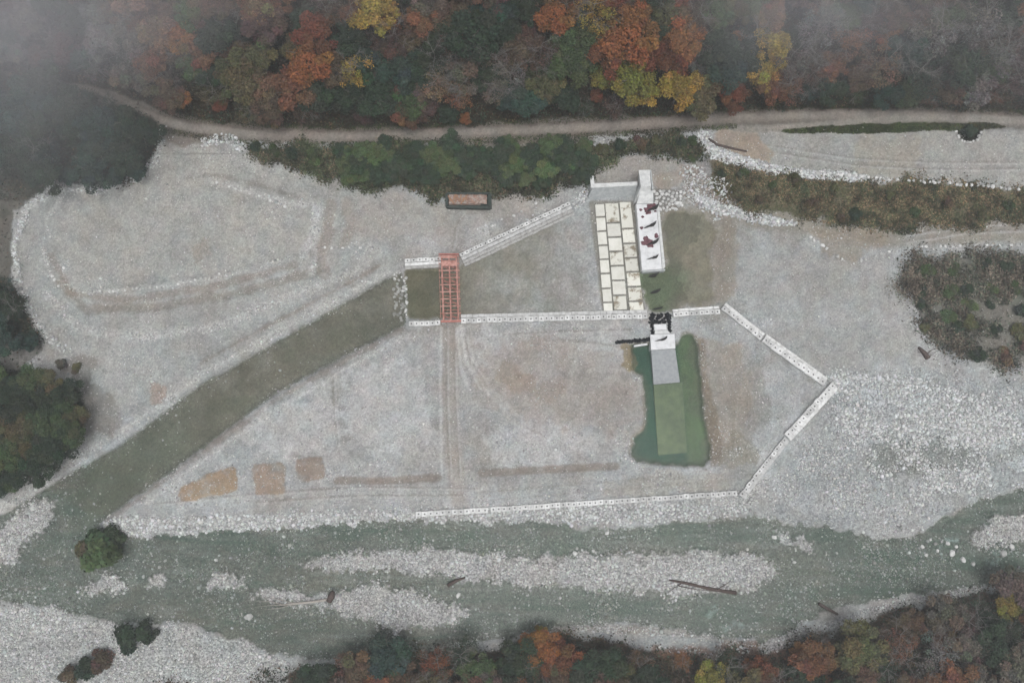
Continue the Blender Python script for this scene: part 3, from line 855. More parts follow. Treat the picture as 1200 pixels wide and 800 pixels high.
# ------------------------------------------------------------------ rows of precast blocks
def block_wall(label, p0, p1, spacing, width, height, steps=(), cap='block', name='block_wall', group='block walls of the dam site', course_h=0.8, mat=None):
    """p0->p1: centre line of the top course (photo pixels). steps: (side offset m, drop m, width m) for lower courses"""
    x0, y0, g0 = [float(q) for q in on_ground(*p0)]
    x1, y1, g1 = [float(q) for q in on_ground(*p1)]
    gz = max(terrain_z(x0, y0), terrain_z(x1, y1)) if height is None else 0.0
    zt = (0.9 + gz) if height is None else height
    ax, ay = at_z(p0[0], p0[1], zt); bx, by = at_z(p1[0], p1[1], zt)
    a = np.array([float(ax), float(ay)]); b = np.array([float(bx), float(by)])
    L = np.linalg.norm(b - a); d = (b - a) / L
    nrm = np.array([d[1], -d[0]])
    ang = math.atan2(d[1], d[0])
    n = max(int(round(L / (spacing * 0.2244))), 2)
    sp = L / n
    root = empty(name, (a[0], a[1], 0), 0)
    tag(root, label, 'wall', group)
    zbot = min(g0, g1) - 1.2
    proto = None
    h = 0.8
    bw, bl, hs_ = width, sp - 0.05, 0.17
    # block with a lifting socket in its top
    v = []; f = []
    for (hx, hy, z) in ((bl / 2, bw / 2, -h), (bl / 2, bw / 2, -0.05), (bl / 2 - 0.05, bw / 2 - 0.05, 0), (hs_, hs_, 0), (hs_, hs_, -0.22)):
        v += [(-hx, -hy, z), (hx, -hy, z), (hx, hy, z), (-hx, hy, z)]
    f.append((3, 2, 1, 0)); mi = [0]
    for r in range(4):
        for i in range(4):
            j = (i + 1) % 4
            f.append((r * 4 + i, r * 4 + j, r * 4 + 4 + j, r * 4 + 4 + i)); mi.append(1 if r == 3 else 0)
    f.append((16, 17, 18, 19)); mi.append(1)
    for i in range(n):
        c = a + d * sp * (i + 0.5) + nrm * random.uniform(-0.09, 0.09)
        if proto is None:
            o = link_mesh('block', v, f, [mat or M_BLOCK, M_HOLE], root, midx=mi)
            proto = o
        else:
            o = proto.copy(); COL.objects.link(o); o.parent = root
        o.location = (c[0] - a[0], c[1] - a[1], zt + random.uniform(-0.05, 0.03))
        o.rotation_euler = (random.uniform(-.01, .01), random.uniform(-.01, .01), ang + random.uniform(-0.015, 0.015))
    mb_ = MB()
    nb = int(L / 1.6)
    for k in range(nb):                       # foundation course under the caps
        c = d * (L * (k + 0.5) / nb)
        mb_.box((c[0], c[1], (zt - h + zbot) / 2 - 0.01), (L / nb - 0.04, width * 0.96, zt - h - zbot), ang, 0, 0.03)
    mb_.build('foundation', [M_COURSE], root)
    for (off, drop, wd) in steps:
        mb_ = MB()
        cc = nrm * off
        nb = max(int(L / 1.5), 1)
        for k in range(nb):
            c = d * (L * (k + 0.5) / nb) + cc * (1 + random.uniform(-.03, .03))
            z1 = zt - drop + random.uniform(-.05, .05)
            mb_.box((c[0], c[1], (z1 + zbot) / 2), (L / nb - 0.05, wd, z1 - zbot), ang + random.uniform(-.01, .01), 0, 0.04)
        mb_.build('step_course', [M_COURSE if drop > 0.5 else M_BLOCK], root)
    return root

block_wall('short stepped row of pale blocks left of the red bridge\'s upper end', (474, 305.5), (517, 303), 7.0, 1.0, 0.9, ((0.95, 0.35, 0.8), (1.75, 0.8, 0.7)))
block_wall('long diagonal stepped block wall climbing from the red bridge to the weir', (539, 299), (668, 238), 6.2, 1.0, 1.3, ((1.0, 0.4, 0.85), (1.9, 0.85, 0.85), (2.7, 1.3, 0.7)))
block_wall('short row of white blocks left of the red bridge\'s lower end', (479, 379.5), (516, 378), 6.1, 1.3, 0.7)
block_wall('long level row of white socketed blocks from the red bridge to the black-lined gate', (540, 375.5), (759, 370), 6.05, 1.35, 0.7, ((-1.25, 0.45, 0.9),))
block_wall('short row of white blocks right of the black-lined gate', (789, 368.5), (844, 364.5), 6.1, 1.25, 0.75, ((-1.15, 0.4, 0.7),))
block_wall('upper half of the diagonal block wall, starting at the eastern corner', (847, 359.5), (893, 396), 6.4, 1.3, 0.8, ((-1.15, 0.4, 0.8),))
block_wall('lower, wider half of the diagonal block wall, ending at the right-hand corner', (895, 397), (967, 449), 6.4, 1.75, 0.85, ((-1.35, 0.4, 0.7),))
block_wall('wide block wall running down-left from the right-hand corner', (978, 450), (922, 511), 6.4, 1.6, 0.85, ((-1.25, 0.45, 0.8),))
block_wall('narrow lower continuation of the wall, ending above the riverside corner', (921, 513), (868, 581), 6.4, 1.0, 0.6, ((-0.95, 0.4, 0.8),))
block_wall('long riverside row of grey socketed blocks along the white river stones', (864, 577.5), (575, 597), 6.1, 1.25, 0.5)
block_wall('bright white left end of the riverside block row', (572, 597.2), (487, 602.5), 7.0, 1.3, 0.55)

# ------------------------------------------------------------------ red steel bridge
def P3(px, py, z):
    x, y = at_z(px, py, z)
    return np.array([float(x), float(y), z])
bz = 1.3
br = empty('footbridge', tuple(P3(526, 340, 0)))
tag(br, 'red steel frame bridge without full decking spanning the two block walls', 'bridge')
o0 = np.array(br.location)
T0, T1 = P3(516.5, 299, bz), P3(535.5, 299, bz)
B0, B1 = P3(519, 377, bz), P3(538, 376.5, bz)
def bp(u, v, dz=0.0):
    return (1 - v) * ((1 - u) * T0 + u * T1) + v * ((1 - u) * B0 + u * B1) + (0, 0, dz) - o0
for u, w in ((0.04, 0.4), (0.5, 0.32), (0.96, 0.4)):
    m_ = MB()
    m_.beam(bp(u, 0, -0.1), bp(u, 1, -0.1), w, 0.10); m_.beam(bp(u, 0, -0.7), bp(u, 1, -0.7), w, 0.10); m_.beam(bp(u, 0, -0.4), bp(u, 1, -0.4), 0.08, 0.5)
    m_.build('girder', [M_REDL], br)
for i in range(10):
    v_ = 0.02 + i * 0.107
    m_ = MB(); m_.beam(bp(-0.14, v_, 0.06), bp(1.14, v_, 0.06), 0.26, 0.16); m_.build('cross_beam', [M_REDL], br)
for i in range(9):
    v_ = 0.075 + i * 0.107
    for u0, u1 in ((0.04, 0.5), (0.5, 0.96)):
        m_ = MB(); m_.beam(bp(u0, v_, -0.32), bp(u1, v_, -0.32), 0.14, 0.12)
        if i in (1, 3, 4, 6, 8):
            m_.beam(bp(u0, v_ - .045, -0.32), bp(u1, v_ + .045, -0.32), 0.12, 0.1)
        m_.build('brace', [M_RED], br)
m_ = MB(); q = [bp(0.06, 0.09), bp(0.94, 0.09), bp(0.94, 0.17), bp(0.06, 0.17)]
m_.prism([(p[0], p[1]) for p in q], bz + 0.16, bz + 0.24); m_.build('deck_plate', [M_REDL], br)
m_ = MB(); q = [bp(0.06, 0.005), bp(0.94, 0.005), bp(0.94, 0.05), bp(0.06, 0.05)]
m_.prism([(p[0], p[1]) for p in q], bz + 0.16, bz + 0.22); m_.build('deck_plate', [M_REDL], br)
for u in (-0.1, 1.1):
    for i in range(9):
        v_ = 0.075 + i * 0.107
        m_ = MB(); m_.beam(bp(u, v_, 0.1), bp(u, v_, 1.15), 0.1, 0.1); m_.build('rail_post', [M_RED], br)
    m_ = MB(); m_.beam(bp(u, 0.06, 1.15), bp(u, 0.95, 1.15), 0.09, 0.09); m_.build('handrail', [M_REDL], br)
for v_ in (-0.015, 1.0):
    m_ = MB(); m_.beam(bp(-0.12, v_, 0.02), bp(1.12, v_, 0.02), 0.35, 0.3); m_.build('end_beam', [M_RED], br)
    for u in (0.04, 0.96):
        m_ = MB(); m_.box(tuple(bp(u, v_, -1.4)), (0.9, 0.9, 1.3)); m_.build('bearing_pad', [M_COURSE], br)

# ------------------------------------------------------------------ weir structure
def outline(pts, z):
    return [tuple(P3(p[0], p[1], z)[:2]) for p in pts]
wr = empty('weir_wall', tuple(P3(718, 234, 0)))
tag(wr, 'tall grey concrete wall with sloping face behind the cream slabs', 'wall')
ow = np.array(wr.location)
def rel(m_, name, mats, parent, org):
    m_.v = [(x - org[0], y - org[1], z - org[2]) for x, y, z in m_.v]
    return m_.build(name, mats, parent)
zt = 3.6
top = [P3(694, 215.5, zt), P3(746, 213, zt), P3(746, 217.5, zt), P3(694, 220.5, zt)]
bot = [P3(690, 226, -0.6), P3(750, 224, -0.6), P3(745, 231, -0.6), P3(688, 235, -0.6)]
m_ = MB(); m_.add(bot + top, [(3, 2, 1, 0)[::-1], (4, 7, 6, 5), (0, 4, 5, 1), (1, 5, 6, 2), (2, 6, 7, 3), (3, 7, 4, 0)])
rel(m_, 'battered_face', [M_CONCG], wr, ow)
m_ = MB(); m_.prism(outline([(693.5, 215.3), (747, 212.8), (747, 217.3), (693.5, 220.2)], zt + 0.15), zt + 0.004, zt + 0.15, 0, 0.04); rel(m_, 'coping', [M_CONC], wr, ow)
m_ = MB(); m_.prism(outline([(691.5, 206), (695.8, 206), (697, 217), (692.5, 220.5)], zt + 0.2), 0.5, zt + 0.2, 0, 0.05); rel(m_, 'wing_wall', [M_CONC], wr, ow)

tw = empty('intake_pier', tuple(P3(755, 225, 0)))
tag(tw, 'tall pale concrete pier standing above the white deck', 'pier')
ot = np.array(tw.location)
ta = outline([(748.5, 199.5), (761.5, 199), (763, 218), (751, 219)], 5.6)
ba = outline([(747, 214), (762, 213), (765, 232), (743, 238)], 1.0)
m_ = MB()
vv = [(*p, 1.0) for p in ba] + [(*p, 5.6) for p in ta]
vv = [(x, y, -0.5) for x, y, z in vv[:4]] + vv
ff = [(3, 2, 1, 0)]
for r in range(2):
    for i in range(4):
        j = (i + 1) % 4
        ff.append((r * 4 + i, r * 4 + j, r * 4 + 4 + j, r * 4 + 4 + i))
ff.append((8, 9, 10, 11)); m_.add(vv, ff); m_.f = [q[::-1] for q in m_.f]
rel(m_, 'shaft', [M_CONC], tw, ot)
m_ = MB()
m_.prism(outline([(750.5, 219.5), (763.2, 218.5), (766, 237.8), (746.5, 238)], 3.0), 0.5, [5.3, 5.3, 2.6, 2.6], 0, 0)
rel(m_, 'sloping_apron', [M_CONC], tw, ot)
m_ = MB()
m_.prism(outline([(761.6, 199.3), (763, 200), (765.4, 222), (764, 222)], 5.4), 1.0, 5.72, 0, 0)
rel(m_, 'kerb', [M_CONCG], tw, ot)

dk = empty('spillway_deck', tuple(P3(762, 280, 0)))
tag(dk, 'long white concrete deck below the tall pier', 'deck')
od = np.array(dk.location)
zd = 2.0
m_ = MB(); m_.prism(outline([(745.5, 238), (769, 237), (776, 315), (752.5, 316.5)], zd), -1.6, zd, 0, 0.05); rel(m_, 'slab', [M_WHITE], dk, od)
m_ = MB(); m_.prism(outline([(769.3, 238), (772, 239), (779.5, 313), (776.3, 315)], zd), -1.6, zd + 0.12, 0, 0.04); rel(m_, 'side_kerb', [M_CONC], dk, od)
m_ = MB(); m_.prism(outline([(752.6, 317), (779.5, 315), (779.6, 317), (752.7, 319)], 1.2), -1.6, 1.2, 0, 0.03); rel(m_, 'end_ledge', [M_CONCG], dk, od)

ap = empty('slab_apron', tuple(P3(722, 300, -0.4)))
tag(ap, 'field of cream precast slabs in three columns beside the white deck', 'apron')
oa = np.array(ap.location)
za = 0.05
cols = [((697.0, 707.5), (708.0, 718.3), [238.5, 254.5, 271, 287.5, 304, 320.5, 338, 354.5, 366], 0),
        ((709.0, 724.3), (720.3, 735.3), [237.5, 261.3, 278, 294.7, 311.5, 328.6, 346, 364], 1),
        ((726.3, 739.0), (738.3, 754.4), [236, 268, 285.3, 302.3, 318.7, 336, 353, 364.5], 2)]
def colx(y, t, b):
    k = (y - 237) / 128.0
    return t * (1 - k) + b * k
for (l0, r0), (l1, r1), rows, ci in cols:
    for i in range(len(rows) - 1):
        ya, yb = rows[i] + 1.1, rows[i + 1] - 1.1
        jit = random.uniform(-.3, .3)
        pts = [(colx(ya, l0, l1) + jit, ya + random.uniform(-.2, .2)), (colx(ya, r0, r1) + jit, ya - 0.5), (colx(yb, r0, r1) + jit, yb - 0.5), (colx(yb, l0, l1) + jit, yb)]
        m_ = MB(); m_.prism(outline(pts, za), -0.75, za + random.uniform(-.03, .03), 0, 0.04)
        rel(m_, 'slab', [M_SLABS if ci == 2 or (ci == 1 and i in (0, 3, 6)) else M_SLAB], ap, oa)

# ------------------------------------------------------------------ dark fins in a line down the deck and the pool
FIN = [(-9, 5.2), (-4.5, 2.0), (0, 0.2), (3.2, -1.6), (8.6, -5.8), (7.6, -1.2), (5.0, 2.2), (1.6, 3.4), (-1.5, 3.2), (-5.5, 4.6)]
LEAF = [(-8.5, 3.0), (-4, -0.2), (1.5, -1.2), (8.5, -4.2), (6.0, 0.2), (2.0, 3.0), (-3.0, 3.8)]
ords = ['topmost', 'second', 'third', 'fourth', 'fifth', 'sixth', 'seventh']
spots = [(765, 243, 2.0, FIN), (762, 263, 2.0, FIN), (765, 283, 2.0, FIN), (765, 301, 2.0, FIN), (766, 322, -0.65, LEAF), (768, 341, -0.65, LEAF), (770.5, 361, -0.65, LEAF), (775, 397, 1.25, FIN)]
for i, (fx, fy, fz, shp) in enumerate(spots):
    c = P3(fx, fy, fz)
    if i < 4: lb = f'dark arrow-shaped steel fin on the white deck, {ords[i]} from the top'
    elif i < 7: lb = f'dark leaf-shaped fin in the green pool, {["nearest the white deck", "middle one of three", "nearest the black-lined gate"][i-4]}'
    else: lb = 'long dark steel fin on the white gate block below the black lining'
    r_ = empty('steel_fin', tuple(c)); tag(r_, lb, 'fin', 'dark fins lined up from the deck to the gate')
    sc_ = 0.85 if shp is FIN else 0.8
    sq = 0.8 if i == 7 else 1.0
    pts = [tuple(P3(fx + a * sc_ + random.uniform(-.4, .4), fy + b * sc_ * (0.7 if i in (3, 6, 7) else 1) + random.uniform(-.3, .3), fz + 0.7)[:2]) for a, b in shp]
    m_ = MB(); m_.prism(pts, fz + 0.55, [fz + 0.6 + 0.5 * max(0, k) for k in np.linspace(0, 1, len(pts))]); rel(m_, 'blade', [M_DARK], r_, c)
    m_ = MB(); m_.box((c[0] + .3, c[1] - .1, fz + 0.2 if i < 4 or i == 7 else fz - 0.2), (0.5, 0.35, 0.8 if i < 4 or i == 7 else 1.6), 0.3); rel(m_, 'stand', [M_DARK], r_, c)

def blob_mesh(m_, c, rx, ry, h, n=14, rings=3, jag=0.25, rs=None):
    rs = rs or random
    ph = [1 + rs.uniform(-jag, jag) for _ in range(n)]
    v = []
    for r in range(rings + 1):
        k = 1 - r / (rings + 1)
        for i in range(n):
            a = 2 * math.pi * i / n
            v.append((c[0] + rx * k * ph[i] * math.cos(a), c[1] + ry * k * ph[i] * math.sin(a), c[2] + h * (1 - k ** 2) * rs.uniform(0.7, 1.1)))
    v.append((c[0], c[1], c[2] + h * rs.uniform(.8, 1.1)))
    f = []
    for r in range(rings):
        for i in range(n):
            j = (i + 1) % n
            f.append((r * n + i, r * n + j, (r + 1) * n + j, (r + 1) * n + i))
    for i in range(n):
        f.append((rings * n + i, rings * n + (i + 1) % n, len(v) - 1))
    f.append(tuple(range(n))[::-1])
    m_.add(v, f)
for lb, items in (('ragged maroon canvas heap round the topmost dark fin on the deck', [(758, 246, .9, .7), (762, 242, .9, 1.0), (760, 249, .8, .6), (766, 240, .7, .6)]),
                  ('ragged maroon canvas heap round the third dark fin on the deck', [(757, 280, .8, .9), (755, 285, .9, .6), (762, 287, 1.0, .8), (760, 283, 1.0, .8)]),
                  ('small maroon canvas scrap left of the topmost dark fin', [(751, 246, .45, .4)]), ('small maroon scrap below the topmost canvas heap', [(753, 254, .4, .4)]),
                  ('small maroon scrap at the deck\'s right kerb beside the topmost fin', [(768, 247.5, .35, .3)]), ('maroon scrap on the upper right of the lower canvas heap', [(769, 276.5, .6, .7)]),
                  ('dark scrap at the left tip of the second fin', [(752, 267, .45, .4)])):
    m_ = MB()
    for (bx_, by_, rx, ry) in items:
        c = P3(bx_, by_, 2.02); blob_mesh(m_, c, rx, ry, 0.35)
    tag(m_.build('canvas_heap' if len(items) > 1 else 'canvas_scrap', [M_MAROON]), lb, 'tarpaulin', 'maroon canvas on the white deck')

# ------------------------------------------------------------------ gate, white block and ramp at the pond
gt = empty('gate_block', tuple(P3(777, 398, 0)))
tag(gt, 'white concrete gate block at the head of the green pond', 'gate structure')
og = np.array(gt.location)
zg = 1.2
m_ = MB(); m_.prism(outline([(762, 392), (790.5, 391), (791.5, 408), (763, 410)], zg), -2.6, zg, 0, 0.04); rel(m_, 'main_block', [M_WHITE], gt, og)
m_ = MB(); m_.prism(outline([(767.5, 387.5), (782, 386.6), (786, 390.8), (767, 391.6)], zg), -1.6, zg + 0.1, 0, 0.03); rel(m_, 'step', [M_CONC], gt, og)
m_ = MB(); m_.prism(outline([(766.3, 380.2), (780.3, 379.2), (781.6, 386), (767.2, 387)], zg + .4), -1.6, zg + 0.4, 0, 0.04); rel(m_, 'gate_cap', [M_WHITE], gt, og)
m_ = MB(); m_.prism(outline([(743, 404.3), (758.5, 402), (759, 404), (743.3, 406.3)], 0.2), -1.6, 0.2, 0, 0.03); rel(m_, 'side_beam', [M_WHITE], gt, og)
rp = empty('boat_ramp', tuple(P3(781, 430, 0)))
tag(rp, 'grey concrete ramp running from the white gate block down into the pond', 'ramp')
orp = np.array(rp.location)
def ramp(pts, zs, zb, name, mat):
    P = [P3(p[0], p[1], z) for p, z in zip(pts, zs)]
    m_ = MB(); m_.prism([tuple(p[:2]) for p in P], zb, [p[2] for p in P]); rel(m_, name, [mat], rp, orp)
ramp([(763.2, 410.4), (791.2, 408.6), (796.8, 447.6), (766, 450.4)], (0.7, 0.7, -0.75, -0.75), -3, 'dry_slab', M_RAMP)
ramp([(766, 450.9), (799.5, 448), (805, 530), (771.5, 533)], (-0.95, -0.95, -1.6, -1.6), -3, 'sunken_slab', M_MOSS)

def black_mass(label, spots_, name='black_lining'):
    m_ = MB()
    for (bx_, by_, r) in spots_:
        x, y, z = [float(q) for q in on_ground(bx_, by_)]
        z = max(z, -0.7)
        blob_mesh(m_, (x, y, z - 0.2), r, r * 0.8, 0.9 + random.uniform(0, .35), n=9, rings=2, jag=0.35)
    o = m_.build(name, [M_BLACK])
    return tag(o, label, 'lining', 'black geotextile lining at the gate')
rr = random.Random(5)
black_mass('black crumpled geotextile bank across the top of the gate', [(763 + rr.uniform(0, 22), 368 + rr.uniform(0, 10), rr.uniform(.45, .8)) for _ in range(46)] + [(761.5, 378, .6), (764, 368, .6)])
black_mass('black geotextile flank on the left of the gate cap', [(764 + rr.uniform(-1, 2.2) - k * 0.1, 378 + k * 1.6, .45) for k in range(9)])
black_mass('black geotextile flank on the right of the gate cap', [(784 + rr.uniform(-1.2, 1.2) + k * 0.12, 377 + k * 1.55, .5) for k in range(8)])
black_mass('long black geotextile roll lying left of the white gate block', [(723 + k * 1.5, 401.2 - k * 0.13 + rr.uniform(-1.2, 1.2), .52) for k in range(27)] + [(723 + k * 1.5, 400 - k * 0.1 + rr.uniform(-1, 1), .5) for k in range(27)], 'geotextile_roll')

# ------------------------------------------------------------------ open container with scrap
ct = empty('open_container', tuple(float(q) for q in on_ground(549, 236)))
tag(ct, 'dark green open-top container parked against the shrubs', 'container')
oc = np.array(ct.location)
gz = oc[2]
zt_ = gz + 1.9
OUT = [(523.5, 226.5), (574, 226.5), (574.5, 243), (523.5, 242)]
oo = [P3(p[0], p[1], zt_) for p in OUT]
cx_, cy_ = np.mean([p[0] for p in oo]), np.mean([p[1] for p in oo])
def side(i, j, nm, th=0.32):
    a, b = oo[i], oo[j]
    m_ = MB(); m_.beam((a[0], a[1], gz + 1.05), (b[0], b[1], gz + 1.05), th, 1.6)
    n = 8 if abs(a[0] - b[0]) > 4 else 4
    for k in range(n):
        p = a + (b - a) * ((k + .5) / n)
        o_ = np.array([p[0] - cx_, p[1] - cy_]); o_ = np.sign(o_) * (np.array([0, 1]) if n == 8 else np.array([1, 0])) * 0.2
        m_.box((p[0] + o_[0], p[1] + o_[1], gz + 1.0), (0.16, 0.16, 1.5))
    rel(m_, nm, [M_GREEN], ct, oc)
    m_ = MB(); m_.beam((a[0], a[1], zt_), (b[0], b[1], zt_), th + .14, 0.14); rel(m_, 'top_rail', [M_GREEN], ct, oc)
side(0, 1, 'side_panel'); side(3, 2, 'side_panel', .45); side(0, 3, 'end_panel', .5); side(1, 2, 'end_panel', .7)
m_ = MB(); m_.prism([(p[0], p[1]) for p in oo], gz - 0.1, gz + 0.35); rel(m_, 'floor', [M_GREEN], ct, oc)
m_ = MB()
nx_, ny_ = 34, 11
gv = []
for j in range(ny_):
    for i in range(nx_):
        px_, py_ = 526 + 44.5 * i / (nx_ - 1), 227.5 + 11.5 * j / (ny_ - 1)
        p = P3(px_, py_, gz + 1.35)
        gv.append((p[0], p[1], gz + 1.35 + random.uniform(-.22, .22) + 0.15 * math.sin(i * .7)))
m_.add(gv, [(j * nx_ + i, (j + 1) * nx_ + i, (j + 1) * nx_ + i + 1, j * nx_ + i + 1) for j in range(ny_ - 1) for i in range(nx_ - 1)])
m_.add([(x, y, z - 0.9) for x, y, z in (gv[0], gv[nx_ - 1], gv[-1], gv[-nx_])], [(0, 1, 2, 3)])
tag(m_.build('scrap_load', [M_RUST]), 'reddish heap of scrap and rubble filling the dark open container', 'scrap heap')
m_ = MB()
for k in range(9):
    p = P3(527 + k * 2.4 + random.uniform(-1, 1), 233 + random.uniform(-3, 3), gz + 1.7)
    a = random.uniform(1.0, 2.2)
    m_.beam((p[0] - math.cos(a), p[1] - math.sin(a), p[2] + random.uniform(-.1, .1)), (p[0] + math.cos(a), p[1] + math.sin(a), p[2] + random.uniform(-.1, .2)), 0.28, 0.08)
tag(m_.build('plank_pile', [plain_mat('brown_board', (0.34, 0.19, 0.11), (0.26, 0.16, 0.11), 1)]), 'loose brown boards on the left end of the container\'s load', 'boards')

# ------------------------------------------------------------------ stones
def ico(sub):
    t = (1 + 5 ** .5) / 2
    v = [(-1, t, 0), (1, t, 0), (-1, -t, 0), (1, -t, 0), (0, -1, t), (0, 1, t), (0, -1, -t), (0, 1, -t), (t, 0, -1), (t, 0, 1), (-t, 0, -1), (-t, 0, 1)]
    f = [(0, 11, 5), (0, 5, 1), (0, 1, 7), (0, 7, 10), (0, 10, 11), (1, 5, 9), (5, 11, 4), (11, 10, 2), (10, 7, 6), (7, 1, 8), (3, 9, 4), (3, 4, 2), (3, 2, 6), (3, 6, 8), (3, 8, 9), (4, 9, 5), (2, 4, 11), (6, 2, 10), (8, 6, 7), (9, 8, 1)]
    v = [np.array(p) / np.linalg.norm(p) for p in v]
    for _ in range(sub):
        mid, nf = {}, []
        def mm_(a, b):
            k = (min(a, b), max(a, b))
            if k not in mid:
                p = v[a] + v[b]; v.append(p / np.linalg.norm(p)); mid[k] = len(v) - 1
            return mid[k]
        for a, b, c in f:
            x, y, z = mm_(a, b), mm_(b, c), mm_(c, a)
            nf += [(a, x, z), (b, y, x), (c, z, y), (x, y, z)]
        f = nf
    return np.array(v), np.array(f)
IV, IF = ico(0)
IV1, IF1 = ico(1)

def cobbles(name, px, py, size, colr, lift=0.15):
    x, y, z = on_ground(px, py)
    n = len(px)
    a = rng.uniform(0, 2 * np.pi, n)
    s = size[:, None] * rng.uniform(0.65, 1.2, (n, 3)) * (1, 1, 0.6)
    v = IV[None] * s[:, None, :] * rng.uniform(0.75, 1.2, (n, 12, 1))
    ca, sa = np.cos(a)[:, None], np.sin(a)[:, None]
    vx = v[..., 0] * ca - v[..., 1] * sa; vy = v[..., 0] * sa + v[..., 1] * ca
    v = np.stack([vx + x[:, None], vy + y[:, None], v[..., 2] + (z + size * lift)[:, None]], -1).reshape(-1, 3)
    f = (IF[None] + (np.arange(n) * 12)[:, None, None]).reshape(-1, 3)
    c = np.repeat(colr, 12, 0)
    o = link_mesh(name, v, f, M_STONE, vcol=c)
    return o

def sample(dens, n):
    w = np.clip(dens, 0, None)
    w = w[150:950, 180:1460] if False else w
    sub = w[120:1010, 180:1460]
    cdf = np.cumsum(sub.ravel()); cdf /= cdf[-1]
    k = np.searchsorted(cdf, rng.random(n))
    py, px = np.divmod(k, sub.shape[1])
    return px + 180 + X0 + rng.random(n), py + 120 + Y0 + rng.random(n)

forest_any = np.clip(f_n + f_l + f_s + f_lc, 0, 1)
dens = np.clip(stone - 0.25, 0, 1) ** 1.3 * (1 - forest_any) * (1 - m_wet * 0.75) * np.clip(0.5 + 3 * EDGE2 + 2 * FINE, 0.05, 2)
px, py = sample(dens, 70000)
sz = rng.lognormal(math.log(0.155), 0.42, len(px)).clip(0.09, 0.55)
base = A(176, 177, 176)
cc = base[None] * rng.uniform(0.55, 1.55, (len(px), 1)) * rng.uniform(0.95, 1.05, (len(px), 3))
tag(cobbles('cobbles', px, py, sz, cc.clip(0, .8)), kind='stuff')
# scattered paler cobbles in the shallow river
dens = m_wet * (1 - blur(chan, 4)) * np.clip(0.12 + 2.2 * EDGE2 + 1.2 * STREAK, 0.02, 1)
dens = dens * np.clip(0.25 + 5 * np.clip(MID, -.1, 1) + 4 * np.clip(EDGE, 0, 1), 0, 2)
dens = dens * (0.25 + 2.5 * blur(bars, 10))
px, py = sample(dens, 13000)
sz = rng.lognormal(math.log(0.17), 0.35, len(px)).clip(0.1, 0.6)
cc = A(150, 156, 148)[None] * rng.uniform(0.4, 1.15, (len(px), 1)) * rng.uniform(0.93, 1.07, (len(px), 3))
tag(cobbles('submerged_stones', px, py, sz, cc.clip(0, .8), 0.3), kind='stuff')
# loose gravel on the yards
dens = np.clip((1 - forest_any) * (1 - np.clip(m_wet + m_pond + m_basin + m_pool, 0, 1)) * (1 - m_bank) * (1 - m_slope) * (0.25 + 1.5 * np.clip(MID + EDGE2, 0, 1)), 0, 1)
dens = dens * (1 - stroke(TRACK, 18, 3))
px, py = sample(dens, 26000)
sz = rng.lognormal(math.log(0.12), 0.35, len(px)).clip(0.07, 0.35)
cc = A(172, 172, 170)[None] * rng.uniform(0.6, 1.5, (len(px), 1)) * rng.uniform(0.95, 1.05, (len(px), 3))
tag(cobbles('loose_gravel', px, py, sz, cc.clip(0, .8)), kind='stuff')

dens = np.clip(RIPRAP * 1.4 + 0.8 * stroke([(820, 232), (850, 246), (890, 256), (930, 262)], [5, 6, 5, 2], 2, 0.8) + 0.2 * area([(795, 182), (850, 215), (862, 255), (830, 250), (800, 238)], 4, 0.9)
    + 0.22 * stroke([(190, 150), (182, 190), (160, 208), (120, 222), (65, 218), (30, 245), (16, 290), (22, 340), (48, 388), (70, 408)], 3, 3, 1) + 0.5 * stroke([(240, 166), (262, 160), (284, 172)], 4, 3, 1)
    + 0.25 * fr * (GY > 590) + 0.16 * area([(970, 440), (1100, 455), (1420, 480), (1420, 560), (1180, 570), (1080, 590), (1000, 530)], 10, 1.5) * np.clip(1 + 6 * EDGE2, 0, 3) + 0.6 * stroke([(980, 442), (1060, 446), (1130, 466), (1220, 510)], 4, 6, 1) + 0.9 * stroke([(676, 238), (686, 222), (690, 210)], 5, 2, .6), 0, 1) * (1 - m_wet)
px, py = sample(dens, 11500)
sz = rng.lognormal(math.log(0.30), 0.3, len(px)).clip(0.18, 0.6)
cc = A(190, 192, 192)[None] * rng.uniform(0.55, 1.35, (len(px), 1)) * rng.uniform(0.96, 1.04, (len(px), 3))
tag(cobbles('riprap', px, py, sz, cc.clip(0, .8)), kind='stuff')

# individual boulders
BM = [plain_mat('white_boulder', (0.66, 0.66, 0.65), (0.48, 0.48, 0.47), 1.3, bump=0.4), plain_mat('grey_boulder', (0.46, 0.46, 0.45), (0.34, 0.34, 0.33), 1.3, bump=0.4)]
bmesh_ = []
for k in range(8):
    r2 = np.random.default_rng(100 + k)
    vv = IV1 * r2.uniform(0.78, 1.15, (len(IV1), 1)) * r2.uniform(0.75, 1.2, 3) * (1, 1, .72)
    me = bpy.data.meshes.new('boulder')
    me.from_pydata(vv.tolist(), [], IF1.tolist()); me.materials.append(BM[k % 2 if k > 4 else 0])
    bmesh_.append(me)
def boulder(px_, py_, r, label, group):
    x, y, z = [float(q) for q in on_ground(px_, py_)]
    o = bpy.data.objects.new('boulder', random.choice(bmesh_)); COL.objects.link(o)
    o.location = (x, y, z + r * 0.22); o.scale = (r, r * random.uniform(.8, 1.1), r * random.uniform(.8, 1.1))
    o.rotation_euler = (random.uniform(-.3, .3), random.uniform(-.3, .3), random.uniform(0, 6.28))
    tag(o, label, 'boulder', group)
    return o
